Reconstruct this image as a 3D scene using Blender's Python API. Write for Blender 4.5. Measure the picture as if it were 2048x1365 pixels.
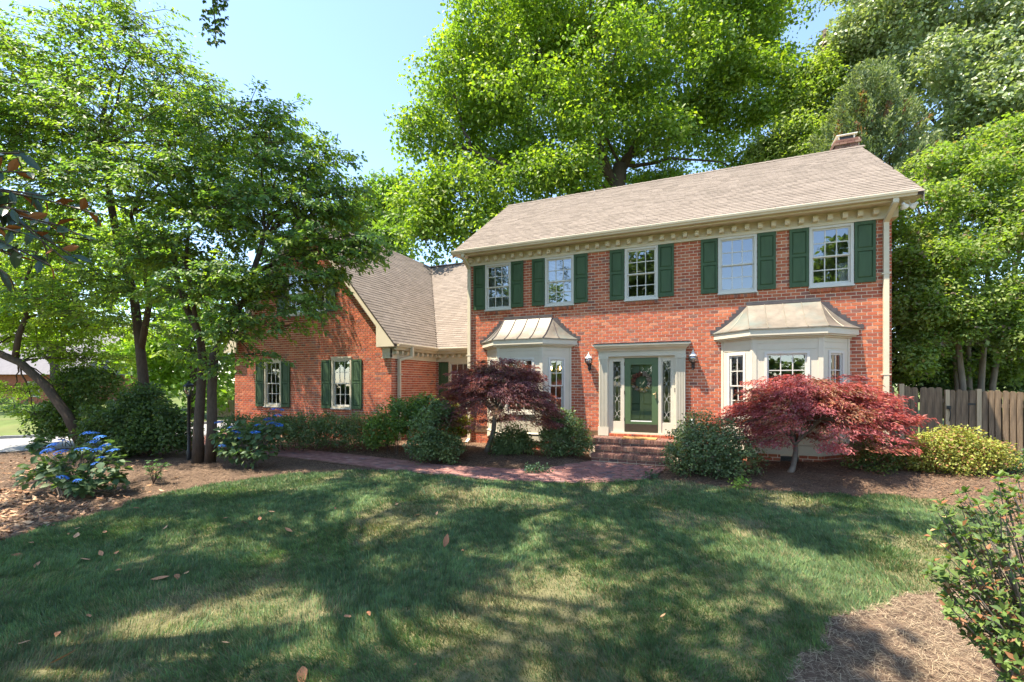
import bpy, math, random
import numpy as np
from mathutils import Vector, Matrix

for o in list(bpy.data.objects):
    bpy.data.objects.remove(o)
scene = bpy.context.scene
C = scene.collection
R = math.radians

# ------------------------------------------------------------------ camera, sky, sun, exposure
CAM_Z = 2.3
YAW = math.atan(910.0 / 2114.0)
cam_data = bpy.data.cameras.new('camera')
cam_data.lens = 16.0
cam_data.sensor_width = 36.0
cam_data.shift_y = 85.5 / 2048.0
cam_data.clip_start = 0.05
cam_data.clip_end = 2000.0
cam = bpy.data.objects.new('camera', cam_data)
C.objects.link(cam)
cam.location = (0, 0, CAM_Z)
cam.rotation_euler = (R(90), 0, YAW)
scene.camera = cam

SUN_TO = Vector((-0.355, -0.275, 1.0)).normalized()
world = bpy.data.worlds.new('World')
scene.world = world
world.use_nodes = True
wn = world.node_tree.nodes
sky = wn.new('ShaderNodeTexSky')
sky.sky_type = 'NISHITA'
sky.sun_disc = False
sky.sun_elevation = math.asin(SUN_TO.z)
sky.sun_rotation = math.atan2(SUN_TO.x, SUN_TO.y) % (2 * math.pi)
sky.altitude = 150.0
sky.air_density = 1.0
sky.dust_density = 0.3
sky.ozone_density = 1.0
wn['Background'].inputs['Strength'].default_value = 0.148
world.node_tree.links.new(sky.outputs[0], wn['Background'].inputs['Color'])

sun_data = bpy.data.lights.new('sun', 'SUN')
sun_data.energy = 5.0
sun_data.angle = R(0.53)
sun_data.color = (1.0, 0.91, 0.76)
sun = bpy.data.objects.new('sun', sun_data)
C.objects.link(sun)
sun.location = (-20, -15, 60)
sun.rotation_euler = (-SUN_TO).to_track_quat('-Z', 'Y').to_euler()

vs = scene.view_settings
vs.view_transform = 'Standard'
vs.look = 'None'
vs.exposure = 1.66
vs.gamma = 1.0
vs.use_curve_mapping = False
scene.cycles.max_bounces = 8
scene.cycles.diffuse_bounces = 4
scene.cycles.glossy_bounces = 3
scene.cycles.transmission_bounces = 6
scene.cycles.transparent_max_bounces = 8
scene.cycles.use_denoising = True

# ------------------------------------------------------------------ helpers
SN, CS, FPX = math.sin(YAW), math.cos(YAW), 910.0


def at(u, v, d):
    """world point seen in direction (u, v) at forward distance d"""
    s = (u - 1024.0) / FPX
    return Vector((d * (-SN + s * CS), d * (CS + s * SN), CAM_Z + d * (768.0 - v) / FPX))


def sm(a, b, t):
    t = np.clip((t - a) / (b - a), 0, 1)
    return t * t * (3 - 2 * t)


def gz(x, y):
    """height of the ground"""
    x = np.asarray(x, float)
    y = np.asarray(y, float)
    pad = sm(-3.3, -2.8, x) * (1 - sm(-1.0, -.5, x))
    z = .2 * sm(2, 9.5, y) + .2 * sm(10.2, 11.5, y) * (1 - pad) + .08 * sm(10, 11.3, y) * pad
    z = z + .12 * sm(0, 3, x) * sm(9, 12.5, y)
    z = z + .10 * np.exp(-((x + 5.4) ** 2 + (y - 11.0) ** 2) / .8)
    return z


def on_ground(u, v):
    z = .2
    for i in range(25):
        p = at(u, v, (CAM_Z - z) * FPX / (v - 768.0))
        z = .5 * z + .5 * float(gz(p.x, p.y))
    return Vector((p.x, p.y, float(gz(p.x, p.y))))


def noise2(x, y, scale, seed=0):
    """smooth value noise, 0..1"""
    r = np.random.default_rng(seed)
    tab = r.random((64, 64))
    X = np.asarray(x) / scale + 100.0
    Y = np.asarray(y) / scale + 100.0
    xi = np.floor(X).astype(int)
    yi = np.floor(Y).astype(int)
    fx = X - xi
    fy = Y - yi
    fx = fx * fx * (3 - 2 * fx)
    fy = fy * fy * (3 - 2 * fy)
    a = tab[xi % 64, yi % 64]
    b = tab[(xi + 1) % 64, yi % 64]
    c = tab[xi % 64, (yi + 1) % 64]
    d = tab[(xi + 1) % 64, (yi + 1) % 64]
    return (a * (1 - fx) + b * fx) * (1 - fy) + (c * (1 - fx) + d * fx) * fy


def fbm(x, y, scale, seed=0):
    return (noise2(x, y, scale, seed) + .5 * noise2(x, y, scale * .47, seed + 1) + .25 * noise2(x, y, scale * .21, seed + 2)) / 1.75


def inside(poly, x, y):
    x = np.asarray(x)
    y = np.asarray(y)
    res = np.zeros(x.shape, bool)
    n = len(poly)
    for i in range(n):
        x1, y1 = poly[i]
        x2, y2 = poly[(i + 1) % n]
        if y1 == y2:
            continue
        c = ((y1 > y) != (y2 > y)) & (x < (x2 - x1) * (y - y1) / (y2 - y1) + x1)
        res ^= c
    return res


def tag(o, label=None, cat=None, group=None, kind=None):
    if label:
        o['label'] = label
    if cat:
        o['category'] = cat
    if group:
        o['group'] = group
    if kind:
        o['kind'] = kind
    return o


def setpar(o, parent):
    o.parent = parent
    if parent.type == 'EMPTY':
        o.matrix_parent_inverse = Matrix.Translation(-Vector(parent.location))


def thing(name, loc, label, cat, group=None):
    e = bpy.data.objects.new(name, None)
    e.empty_display_size = .2
    e.location = loc
    C.objects.link(e)
    return tag(e, label, cat, group)


def link(name, me, parent=None):
    o = bpy.data.objects.new(name, me)
    C.objects.link(o)
    if parent is not None:
        setpar(o, parent)
    return o


def fast_mesh(name, V, F, mat, col=None):
    """V (n,3) array, F (m,k) array of equal sized faces, col (n,3)"""
    me = bpy.data.meshes.new(name)
    n, m, k = len(V), len(F), F.shape[1]
    me.vertices.add(n)
    me.vertices.foreach_set('co', np.ascontiguousarray(V, np.float32).ravel())
    me.loops.add(m * k)
    me.loops.foreach_set('vertex_index', np.ascontiguousarray(F, np.int32).ravel())
    me.polygons.add(m)
    me.polygons.foreach_set('loop_start', np.arange(0, m * k, k, dtype=np.int32))
    try:
        me.polygons.foreach_set('loop_total', np.full(m, k, np.int32))
    except Exception:
        pass
    if col is not None:
        a = me.attributes.new('col', 'FLOAT_COLOR', 'POINT')
        c4 = np.ones((n, 4), np.float32)
        c4[:, :3] = col
        a.data.foreach_set('color', c4.ravel())
    me.update(calc_edges=True)
    me.materials.append(mat)
    return me


class MB:
    """collects faces, builds ONE mesh"""

    def __init__(self, M=None):
        self.v = []
        self.f = []
        self.c = []
        self.M = M
        self.hascol = False
        self.smooth = False

    def add(self, vs_, fs, col=None):
        b = len(self.v)
        if self.M is not None:
            vs_ = [self.M @ Vector(p) for p in vs_]
        self.v += [tuple(p) for p in vs_]
        self.f += [tuple(b + i for i in f) for f in fs]
        if col is not None:
            self.hascol = True
        self.c += [col or (1, 1, 1)] * len(vs_)
        return self

    def box(self, x0, x1, y0, y1, z0, z1, col=None):
        vs_ = [(x0, y0, z0), (x1, y0, z0), (x1, y1, z0), (x0, y1, z0), (x0, y0, z1), (x1, y0, z1), (x1, y1, z1), (x0, y1, z1)]
        return self.add(vs_, [(0, 3, 2, 1), (4, 5, 6, 7), (0, 1, 5, 4), (1, 2, 6, 5), (2, 3, 7, 6), (3, 0, 4, 7)], col)

    def bevbox(self, x0, x1, y0, y1, z0, z1, b, col=None):
        """box whose front (-y) face is chamfered"""
        vs_ = [(x0, y0 + b, z0), (x1, y0 + b, z0), (x1, y0 + b, z1), (x0, y0 + b, z1),
               (x0 + b, y0, z0 + b), (x1 - b, y0, z0 + b), (x1 - b, y0, z1 - b), (x0 + b, y0, z1 - b),
               (x0, y1, z0), (x1, y1, z0), (x1, y1, z1), (x0, y1, z1)]
        return self.add(vs_, [(4, 5, 6, 7), (0, 1, 5, 4), (1, 2, 6, 5), (2, 3, 7, 6), (3, 0, 4, 7),
                              (0, 8, 9, 1), (1, 9, 10, 2), (2, 10, 11, 3), (3, 11, 8, 0), (8, 11, 10, 9)], col)

    def prism(self, pts, axis, a, b, col=None):
        """polygon pts (2-D) extruded along axis from a to b; axis x: (y,z), y: (x,z), z: (x,y)"""
        def mk(p, t):
            return (t, p[0], p[1]) if axis == 'x' else (p[0], t, p[1]) if axis == 'y' else (p[0], p[1], t)
        n = len(pts)
        vs_ = [mk(p, a) for p in pts] + [mk(p, b) for p in pts]
        fs = [tuple(range(n))[::-1], tuple(range(n, 2 * n))] + [(i, (i + 1) % n, n + (i + 1) % n, n + i) for i in range(n)]
        return self.add(vs_, fs, col)

    def tube(self, pts, rad, n=8, col=None, cap=True):
        P = [Vector(p) for p in pts]
        if not hasattr(rad, '__len__'):
            rad = [rad] * len(P)
        b = []
        for i, p in enumerate(P):
            t = (P[min(i + 1, len(P) - 1)] - P[max(i - 1, 0)]).normalized()
            a = Vector((0, 0, 1)) if abs(t.z) < .9 else Vector((1, 0, 0))
            s = t.cross(a).normalized()
            w = s.cross(t)
            for k in range(n):
                an = 2 * math.pi * k / n
                b.append(p + (s * math.cos(an) + w * math.sin(an)) * rad[i])
        fs = []
        for i in range(len(P) - 1):
            for k in range(n):
                fs.append((i * n + k, i * n + (k + 1) % n, (i + 1) * n + (k + 1) % n, (i + 1) * n + k))
        if cap:
            fs.append(tuple(range(n))[::-1])
            fs.append(tuple(range((len(P) - 1) * n, len(P) * n)))
        return self.add(b, fs, col)

    def lathe(self, prof, cx, cy, n=16, col=None):
        """prof list of (r, z)"""
        vs_ = []
        for r, z in prof:
            for k in range(n):
                an = 2 * math.pi * k / n
                vs_.append((cx + r * math.cos(an), cy + r * math.sin(an), z))
        fs = []
        for i in range(len(prof) - 1):
            for k in range(n):
                fs.append((i * n + k, i * n + (k + 1) % n, (i + 1) * n + (k + 1) % n, (i + 1) * n + k))
        fs.append(tuple(range(n))[::-1])
        fs.append(tuple(range((len(prof) - 1) * n, len(prof) * n)))
        return self.add(vs_, fs, col)

    def build(self, name, mat, parent=None, smooth=False):
        me = self.mesh(name, mat, smooth)
        return link(name, me, parent)

    def mesh(self, name, mat, smooth=False):
        me = bpy.data.meshes.new(name)
        me.from_pydata(self.v, [], self.f)
        if self.hascol:
            a = me.attributes.new('col', 'FLOAT_COLOR', 'POINT')
            c4 = np.ones((len(self.v), 4), np.float32)
            c4[:, :3] = self.c
            a.data.foreach_set('color', c4.ravel())
        for m in (mat if isinstance(mat, (list, tuple)) else [mat]):
            me.materials.append(m)
        if smooth:
            me.polygons.foreach_set('use_smooth', np.ones(len(me.polygons), bool))
        me.update()
        return me


# ------------------------------------------------------------------ materials
def mat_base(name):
    m = bpy.data.materials.new(name)
    m.use_nodes = True
    nt = m.node_tree
    return m, nt, nt.nodes['Principled BSDF']


def solid(name, col, rough=.6, var=.12, scale=6.0, bump=0.0, bscale=60.0, metal=0.0, spec=.4, attr=False, stretch=None, dirt=None):
    """procedural paint / stone / metal: colour with noise variation and fine relief"""
    m, nt, p = mat_base(name)
    N, Lk = nt.nodes, nt.links
    tc = N.new('ShaderNodeTexCoord')
    mp = N.new('ShaderNodeMapping')
    if stretch:
        mp.inputs['Scale'].default_value = stretch
    Lk.new(tc.outputs['Object'], mp.inputs['Vector'])
    nz = N.new('ShaderNodeTexNoise')
    nz.inputs['Scale'].default_value = scale
    nz.inputs['Detail'].default_value = 6
    nz.inputs['Roughness'].default_value = .65
    Lk.new(mp.outputs[0], nz.inputs['Vector'])
    mr = N.new('ShaderNodeMapRange')
    mr.inputs['From Min'].default_value = .25
    mr.inputs['From Max'].default_value = .75
    mr.inputs['To Min'].default_value = 1 - var
    mr.inputs['To Max'].default_value = 1 + var
    Lk.new(nz.outputs['Fac'], mr.inputs['Value'])
    mx = N.new('ShaderNodeMix')
    mx.data_type = 'RGBA'
    mx.blend_type = 'MULTIPLY'
    mx.inputs['Factor'].default_value = 1
    if attr:
        at_ = N.new('ShaderNodeAttribute')
        at_.attribute_name = 'col'
        Lk.new(at_.outputs['Color'], mx.inputs['A'])
    else:
        mx.inputs['A'].default_value = (*col, 1)
    cb = N.new('ShaderNodeCombineColor')
    for i in range(3):
        Lk.new(mr.outputs[0], cb.inputs[i])
    Lk.new(cb.outputs[0], mx.inputs['B'])
    out = mx.outputs['Result']
    if dirt:
        n2 = N.new('ShaderNodeTexNoise')
        n2.inputs['Scale'].default_value = dirt[1]
        n2.inputs['Detail'].default_value = 5
        Lk.new(mp.outputs[0], n2.inputs['Vector'])
        r2 = N.new('ShaderNodeMapRange')
        r2.inputs['From Min'].default_value = .5
        r2.inputs['From Max'].default_value = .75
        r2.inputs['To Max'].default_value = dirt[2]
        Lk.new(n2.outputs['Fac'], r2.inputs['Value'])
        m2 = N.new('ShaderNodeMix')
        m2.data_type = 'RGBA'
        Lk.new(r2.outputs[0], m2.inputs['Factor'])
        Lk.new(out, m2.inputs['A'])
        m2.inputs['B'].default_value = (*dirt[0], 1)
        out = m2.outputs['Result']
    Lk.new(out, p.inputs['Base Color'])
    p.inputs['Roughness'].default_value = rough
    p.inputs['Metallic'].default_value = metal
    p.inputs['Specular IOR Level'].default_value = spec
    if bump:
        nb = N.new('ShaderNodeTexNoise')
        nb.inputs['Scale'].default_value = bscale
        nb.inputs['Detail'].default_value = 4
        Lk.new(mp.outputs[0], nb.inputs['Vector'])
        bp = N.new('ShaderNodeBump')
        bp.inputs['Strength'].default_value = bump
        bp.inputs['Distance'].default_value = .01
        Lk.new(nb.outputs['Fac'], bp.inputs['Height'])
        Lk.new(bp.outputs[0], p.inputs['Normal'])
    return m


def leafmat(name, trans=.44, tcol=(1.7, 1.95, .45), rough=.5, spec=.35):
    """leaf: colour from the mesh, light passing through the blade"""
    m, nt, p = mat_base(name)
    N, Lk = nt.nodes, nt.links
    a = N.new('ShaderNodeAttribute')
    a.attribute_name = 'col'
    Lk.new(a.outputs['Color'], p.inputs['Base Color'])
    p.inputs['Roughness'].default_value = rough
    p.inputs['Specular IOR Level'].default_value = spec
    t = N.new('ShaderNodeBsdfTranslucent')
    mx = N.new('ShaderNodeMix')
    mx.data_type = 'RGBA'
    mx.blend_type = 'MULTIPLY'
    mx.inputs['Factor'].default_value = 1
    Lk.new(a.outputs['Color'], mx.inputs['A'])
    mx.inputs['B'].default_value = (*tcol, 1)
    Lk.new(mx.outputs['Result'], t.inputs['Color'])
    ms = N.new('ShaderNodeMixShader')
    ms.inputs[0].default_value = trans
    Lk.new(p.outputs[0], ms.inputs[1])
    Lk.new(t.outputs[0], ms.inputs[2])
    Lk.new(ms.outputs[0], N['Material Output'].inputs['Surface'])
    return m


def glassmat(name, refl=.25, tint=(.9, .95, .95)):
    m, nt, p = mat_base(name)
    N, Lk = nt.nodes, nt.links
    N.remove(p)
    tr = N.new('ShaderNodeBsdfTransparent')
    tr.inputs[0].default_value = (*tint, 1)
    gl = N.new('ShaderNodeBsdfGlossy')
    gl.inputs['Roughness'].default_value = 0.0
    gl.inputs['Color'].default_value = (.95, .97, 1, 1)
    tc = N.new('ShaderNodeTexCoord')
    nz = N.new('ShaderNodeTexNoise')
    nz.inputs['Scale'].default_value = 1.3
    nz.inputs['Detail'].default_value = 1
    Lk.new(tc.outputs['Object'], nz.inputs['Vector'])
    bp = N.new('ShaderNodeBump')
    bp.inputs['Strength'].default_value = .05
    bp.inputs['Distance'].default_value = .01
    Lk.new(nz.outputs['Fac'], bp.inputs['Height'])
    Lk.new(bp.outputs[0], gl.inputs['Normal'])
    fr = N.new('ShaderNodeFresnel')
    fr.inputs['IOR'].default_value = 1.5
    ad = N.new('ShaderNodeMath')
    ad.operation = 'ADD'
    ad.use_clamp = True
    ad.inputs[1].default_value = refl
    Lk.new(fr.outputs[0], ad.inputs[0])
    ms = N.new('ShaderNodeMixShader')
    Lk.new(ad.outputs[0], ms.inputs[0])
    Lk.new(tr.outputs[0], ms.inputs[1])
    Lk.new(gl.outputs[0], ms.inputs[2])
    Lk.new(ms.outputs[0], N['Material Output'].inputs['Surface'])
    return m


def emit(name, col, s):
    m, nt, p = mat_base(name)
    p.inputs['Base Color'].default_value = (*col, 1)
    p.inputs['Emission Color'].default_value = (*col, 1)
    p.inputs['Emission Strength'].default_value = s
    return m


M_ = {}
M_['brick'] = solid('brick', (1, 1, 1), .85, .14, 9, .35, 70, attr=True, spec=.2, dirt=((.52, .27, .17), 2.3, .14))
M_['mortar'] = solid('mortar', (.66, .53, .40), .95, .15, 5, .4, 90, spec=.1)
M_['trim'] = solid('trim_paint', (.58, .50, .36), .5, .06, 2.5, .05, 30, dirt=((.36, .31, .22), 3.5, .22))
M_['stonetrim'] = solid('bay_paint', (.55, .495, .39), .5, .05, 2.5, .05, 30, dirt=((.38, .34, .26), 3.0, .2))
M_['sash'] = solid('sash_paint', (.56, .53, .47), .45, .05, 4, dirt=((.45, .42, .36), 5, .2))
M_['shutter'] = solid('shutter_paint', (.048, .088, .040), .55, .22, 3, .10, 40, spec=.25, stretch=(3, 3, .6), dirt=((.055, .085, .05), 2.5, .35))
M_['doorgreen'] = solid('door_paint', (.062, .105, .042), .42, .10, 4, .06, 40, spec=.5)
M_['shingle'] = solid('shingle', (1, 1, 1), .95, .18, 30, .7, 160, attr=True, spec=.15, dirt=((.19, .155, .13), .9, .25))
M_['underlay'] = solid('roof_underlay', (.07, .055, .045), .95, .2, 20)
M_['copper'] = solid('patina_copper', (.205, .175, .14), .48, .45, 2.2, .12, 8, metal=.3, spec=.5, dirt=((.15, .19, .172), 2.0, .9))
M_['lead'] = solid('lead_flashing', (.085, .07, .07), .5, .3, 6, .2, 30, metal=.3)
M_['glass'] = glassmat('window_glass', .16)
M_['stormglass'] = glassmat('storm_glass', .04)
M_['interior'] = solid('interior_plaster', (.40, .36, .30), .9, .05, 2)
M_['woodfloor'] = solid('interior_floor', (.14, .08, .045), .5, .2, 4)
M_['fence'] = solid('weathered_wood', (.185, .13, .082), .85, .5, 5, .6, 30, spec=.2, stretch=(6, 6, .5), dirt=((.06, .048, .038), 3, .7))
M_['fencenew'] = solid('pale_wood', (.42, .33, .21), .8, .2, 5, .4, 30, spec=.2, stretch=(6, 6, .5))
M_['black'] = solid('black_iron', (.012, .012, .013), .4, .2, 10, spec=.5)
M_['white'] = solid('white_enamel', (.72, .71, .67), .4, .06, 8)
M_['lantglass'] = glassmat('lantern_glass', .25, (.8, .82, .82))
M_['bronze'] = solid('kick_plate', (.055, .042, .030), .45, .25, 7, metal=.4)
M_['brass'] = solid('door_hardware', (.35, .27, .15), .35, .1, 9, metal=.8)
M_['mat'] = solid('coir_mat', (.36, .20, .07), .95, .25, 30, .5, 200)
M_['concrete'] = solid('drive_concrete', (.25, .24, .235), .9, .14, 2, .3, 40)
M_['bark'] = solid('bark', (.085, .064, .048), .95, .35, 8, 1.0, 26, spec=.15, stretch=(3, 3, .8))
M_['barkpale'] = solid('pale_bark', (.24, .19, .14), .9, .25, 6, .6, 20, spec=.15, stretch=(2, 2, .6), dirt=((.12, .095, .07), 5, .5))
M_['barkmaple'] = solid('maple_bark', (.17, .145, .12), .9, .25, 10, .7, 40, spec=.15)
M_['leaf'] = leafmat('leaf')
M_['leafdull'] = leafmat('leaf_dull', .30, (1.6, 1.8, .6), .55, .3)
M_['leafred'] = leafmat('leaf_red', .38, (1.7, 1.0, .8), .5, .35)
M_['leafgloss'] = leafmat('leaf_gloss', .30, (1.6, 1.8, .6), .38, .6)
M_['grass'] = leafmat('grass_blade', .28, (1.3, 1.5, .7), .6, .2)
M_['straw'] = leafmat('straw', .08, (1.1, 1, .8), .7, .2)
M_['drygrass'] = solid('thatch', (.13, .12, .06), .95, .35, 14, .8, 60, spec=.1, dirt=((.075, .10, .036), 2.2, .7))
M_['mulch'] = solid('mulch', (.11, .073, .050), .98, .6, 22, 1.0, 70, spec=.1, dirt=((.19, .13, .09), 3.0, .6))
M_['farground'] = solid('far_grass', (.10, .13, .04), .95, .35, .8, .6, 20, spec=.1, dirt=((.17, .15, .07), .35, .5))
M_['magtop'] = solid('magnolia_top', (.024, .055, .024), .38, .2, 8, spec=.5)
M_['magbot'] = solid('magnolia_under', (.26, .10, .03), .8, .2, 8, spec=.15)
M_['dryleaf'] = solid('dry_leaf', (1, 1, 1), .7, .25, 14, .2, 60, attr=True, spec=.25)
M_['petal'] = leafmat('petal', .3, (.9, 1, 1.2), .6, .2)
M_['sheer'] = solid('curtain', (.55, .55, .55), .9, .05, 4)
M_['shade'] = emit('lamp_bulb', (1.0, .62, .25), 14)
M_['pale_lamp'] = solid('lamp_shade_glass', (.75, .6, .5), .5, .04, 4)

# ------------------------------------------------------------------ the ground
LAWN = [(-11.0, -3.0), (-9.6, 1.2), (-9.39, 3.11), (-9.58, 3.85), (-9.88, 4.89), (-9.95, 5.7), (-9.74, 6.69), (-8.84, 7.88), (-7.74, 8.67), (-6.6, 8.98),
        (-5.96, 8.95), (-4.54, 8.75), (-3.4, 8.95), (-2.58, 9.4), (-1.7, 10.05), (-.85, 10.36), (.5, 10.12), (1.94, 10.12), (3.0, 10.35), (3.63, 10.4), (4.3, 9.6),
        (3.7, 8.2), (2.6, 6.65), (1.6, 5.65), (1.0, 4.85), (.5, 4.05), (.2, 3.7), (-.2, 2.6), (-.5, -3.0)]
CARS = [(-40.0, -8.0), (-29.0, -.5), (-20.6, 6.5), (-18.3, 8.9), (-17.35, 11.0), (-17.3, 24.0), (-21.5, 24.0), (-21.5, 13.5), (-22.6, 10.2), (-25.5, 7.4), (-33.0, 2.2), (-44.0, -4.0)]

gx = np.concatenate([np.linspace(-400, -45, 12), np.arange(-44, 14.1, .5), np.linspace(16, 400, 14)])
gy = np.concatenate([np.linspace(-400, -12, 14), np.arange(-10, 30.1, .5), np.linspace(34, 400, 14)])
GX, GY = np.meshgrid(gx, gy)
GZ = gz(GX, GY) - .05
V = np.stack([GX.ravel(), GY.ravel(), GZ.ravel()], 1)
nx, ny = len(gx), len(gy)
ii = np.arange((nx - 1) * (ny - 1))
a = (ii // (nx - 1)) * nx + ii % (nx - 1)
F = np.stack([a, a + 1, a + nx + 1, a + nx], 1)
o = link('ground', fast_mesh('ground', V, F, M_['farground']))
tag(o, kind='structure')


def zone_sheet(name, mask_fn, x0, x1, y0, y1, st, mat, dz, rough):
    xs = np.arange(x0, x1 + st, st)
    ys = np.arange(y0, y1 + st, st)
    X, Y = np.meshgrid(xs, ys)
    Z = gz(X, Y) + dz + rough * (fbm(X, Y, .55, 7) - .5)
    n_x = len(xs)
    i2 = np.arange((n_x - 1) * (len(ys) - 1))
    a2 = (i2 // (n_x - 1)) * n_x + i2 % (n_x - 1)
    Fc = np.stack([a2, a2 + 1, a2 + n_x + 1, a2 + n_x], 1)
    cx_ = X.ravel()[Fc].mean(1)
    cy_ = Y.ravel()[Fc].mean(1)
    keep = mask_fn(cx_, cy_)
    Fc = Fc[keep]
    used = np.unique(Fc)
    remap = np.zeros(X.size, int)
    remap[used] = np.arange(len(used))
    Vv = np.stack([X.ravel(), Y.ravel(), Z.ravel()], 1)[used]
    me = fast_mesh(name, Vv, remap[Fc], mat)
    me.polygons.foreach_set('use_smooth', np.ones(len(me.polygons), bool))
    return tag(link(name, me), kind='structure')


def lawn_mask(x, y):
    jx = x + .5 * (fbm(x, y, .42, 31) - .5)
    jy = y + .5 * (fbm(x, y, .42, 41) - .5)
    return inside(LAWN, jx, jy)


zone_sheet('lawn', lawn_mask, -11, 5, -3, 11, .09, M_['drygrass'], .006, .04)
zone_sheet('planting_bed', lambda x, y: ~inside(CARS, x, y), -21, 11, -3, 15.5, .09, M_['mulch'], -.002, .04)

# the drive on the far side of the trees, with its kerb
mb = MB()
xs = [(p, q) for p, q in CARS]
half = len(CARS) // 2
nearE = CARS[:6]
farE = CARS[6:][::-1]


def resample(pl, n):
    pl = np.array(pl, float)
    seg = np.r_[0, np.cumsum(np.hypot(*np.diff(pl, axis=0).T))]
    t = np.linspace(0, seg[-1], n)
    return np.stack([np.interp(t, seg, pl[:, 0]), np.interp(t, seg, pl[:, 1])], 1)


A1, A2 = resample(nearE, 60), resample(farE, 60)
for i in range(59):
    q = [A1[i], A1[i + 1], A2[i + 1], A2[i]]
    mb.add([(p[0], p[1], float(gz(p[0], p[1])) + .02) for p in q], [(0, 1, 2, 3)])
tag(mb.build('driveway', M_['concrete']), kind='structure')
mb = MB()
for i in range(59):
    p, q = A2[i], A2[i + 1]
    t = Vector((q[0] - p[0], q[1] - p[1], 0)).normalized()
    nrm = Vector((-t.y, t.x, 0)) * .16
    z = float(gz(p[0], p[1]))
    v8 = []
    for e in (p, q):
        for k in (0, 1):
            for zz in (z - .05, z + .13):
                v8.append((e[0] + nrm.x * k, e[1] + nrm.y * k, zz))
    mb.add(v8, [(0, 1, 3, 2), (4, 6, 7, 5), (0, 4, 5, 1), (2, 3, 7, 6), (1, 5, 7, 3)])
tag(mb.build('kerb', M_['concrete']), kind='structure')

# ------------------------------------------------------------------ brick walk
BRICKS = [((.42, .112, .056), 5), ((.365, .094, .049), 4), ((.46, .138, .066), 3), ((.35, .095, .056), 1.8), ((.23, .095, .072), .9), ((.48, .18, .10), .8)]
_bw = np.array([b[1] for b in BRICKS], float)
_bw /= _bw.sum()
brng = np.random.default_rng(5)


def brick_col(dull=1.0):
    c = np.array(BRICKS[brng.choice(len(BRICKS), p=_bw)][0]) * brng.uniform(.85, 1.15)
    g = c.mean()
    c = c * dull + np.array((g, g, g)) * (1 - dull)
    return tuple(float(t) for t in c)


walk_c = [(-1.86, 11.52), (-1.9, 10.95), (-2.35, 10.35), (-3.2, 9.85), (-4.3, 9.5), (-5.6, 9.4), (-7.0, 9.5), (-8.6, 9.72), (-10.4, 9.85), (-12.5, 10.0), (-15.0, 10.4), (-17.3, 11.2)]
walk_w = [.98, .98, .95, .78, .62, .52, .56, .62, .6, .6, .6, .6]
pl = np.array(walk_c)
seg = np.r_[0, np.cumsum(np.hypot(*np.diff(pl, axis=0).T))]
tt = np.linspace(0, seg[-1], 400)
kern = np.ones(25) / 25


def smooth_c(v):
    w = np.interp(tt, seg, v)
    wp = np.r_[np.full(12, w[0]), w, np.full(12, w[-1])]
    return np.convolve(wp, kern, 'valid')


wx, wy, ww = smooth_c(pl[:, 0]), smooth_c(pl[:, 1]), smooth_c(walk_w)


def walk_at(s):
    x, y = np.interp(s, tt, wx), np.interp(s, tt, wy)
    x2, y2 = np.interp(s + .05, tt, wx), np.interp(s + .05, tt, wy)
    t = Vector((x2 - x, y2 - y, 0))
    if t.length < 1e-6:
        t = Vector((-1, 0, 0))
    return Vector((x, y, 0)), t.normalized(), float(np.interp(s, tt, ww))


# joints: a sheet of sand under the bricks
mb = MB()
for i in range(len(tt) - 3):
    p, t, w = walk_at(tt[i])
    p2, t2, w2 = walk_at(tt[i + 1])
    n1, n2 = Vector((-t.y, t.x, 0)), Vector((-t2.y, t2.x, 0))
    for j in range(12):
        f0, f1 = -1 + j / 6, -1 + (j + 1) / 6
        q = [p + n1 * w * f0, p2 + n2 * w2 * f0, p2 + n2 * w2 * f1, p + n1 * w * f1]
        mb.add([(k.x, k.y, float(gz(k.x, k.y)) + .024) for k in q], [(0, 1, 2, 3)])
walk = mb.build('brick_walk', solid('walk_sand', (.16, .11, .08), .95, .3, 12, .5, 60))
tag(walk, kind='structure')
pav = []
row_w = .102
for j in range(-10, 11):
    off = j * row_w
    s = brng.uniform(-.2, 0) if j % 2 else brng.uniform(-.3, -.1)
    while s < seg[-1] - .4:
        sc = s + .1
        p, t, w = walk_at(max(sc, 0.02))
        if abs(off) + row_w / 2 <= w + .01 and sc > .02:
            n1 = Vector((-t.y, t.x, 0))
            c = p + n1 * off
            pav.append((c.x, c.y, math.atan2(t.y, t.x)))
        s += .205
pav.sort(key=lambda q: -SN * q[0] + CS * q[1])
pmesh = []
for k in range(8):
    m = MB()
    m.box(-.098, .098, -.047, .047, -.03, .018, tuple(np.array((.80, .92, 1.0)) * np.array(brick_col(.62))))
    pmesh.append(m.mesh('paver', M_['brick']))
rest = MB()
for i, (x, y, an) in enumerate(pav):
    z = float(gz(x, y)) + .022 + brng.uniform(-.003, .004)
    tl = brng.uniform(-.012, .012)
    if i < 300:
        o = link('paver', pmesh[i % 8], walk)
        o.location = (x, y, z)
        o.rotation_euler = (tl, tl * .7, an + brng.uniform(-.02, .02))
    else:
        rest.M = Matrix.Translation((x, y, z)) @ Matrix.Rotation(an, 4, 'Z')
        rest.box(-.098, .098, -.047, .047, -.03, .018, tuple(np.array((.80, .92, 1.0)) * np.array(brick_col(.62))))
if rest.v:
    tag(rest.build('far_pavers', M_['brick'], walk), kind='stuff')

# ------------------------------------------------------------------ the house
house = thing('brick_house', (-1.7, 13.0, .4), 'two-storey red brick house with green shutters, tan shingle roof and two copper-roofed bay windows', 'house')
FX0, FX1, FY, FZ = -7.15, 3.86, 13.0, 6.09
BAYS = [-5.07, 1.695]
CRS, BL = .0813, .203
UPW = [-6.07, -4.06, -1.70, .69, 2.70]


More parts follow.
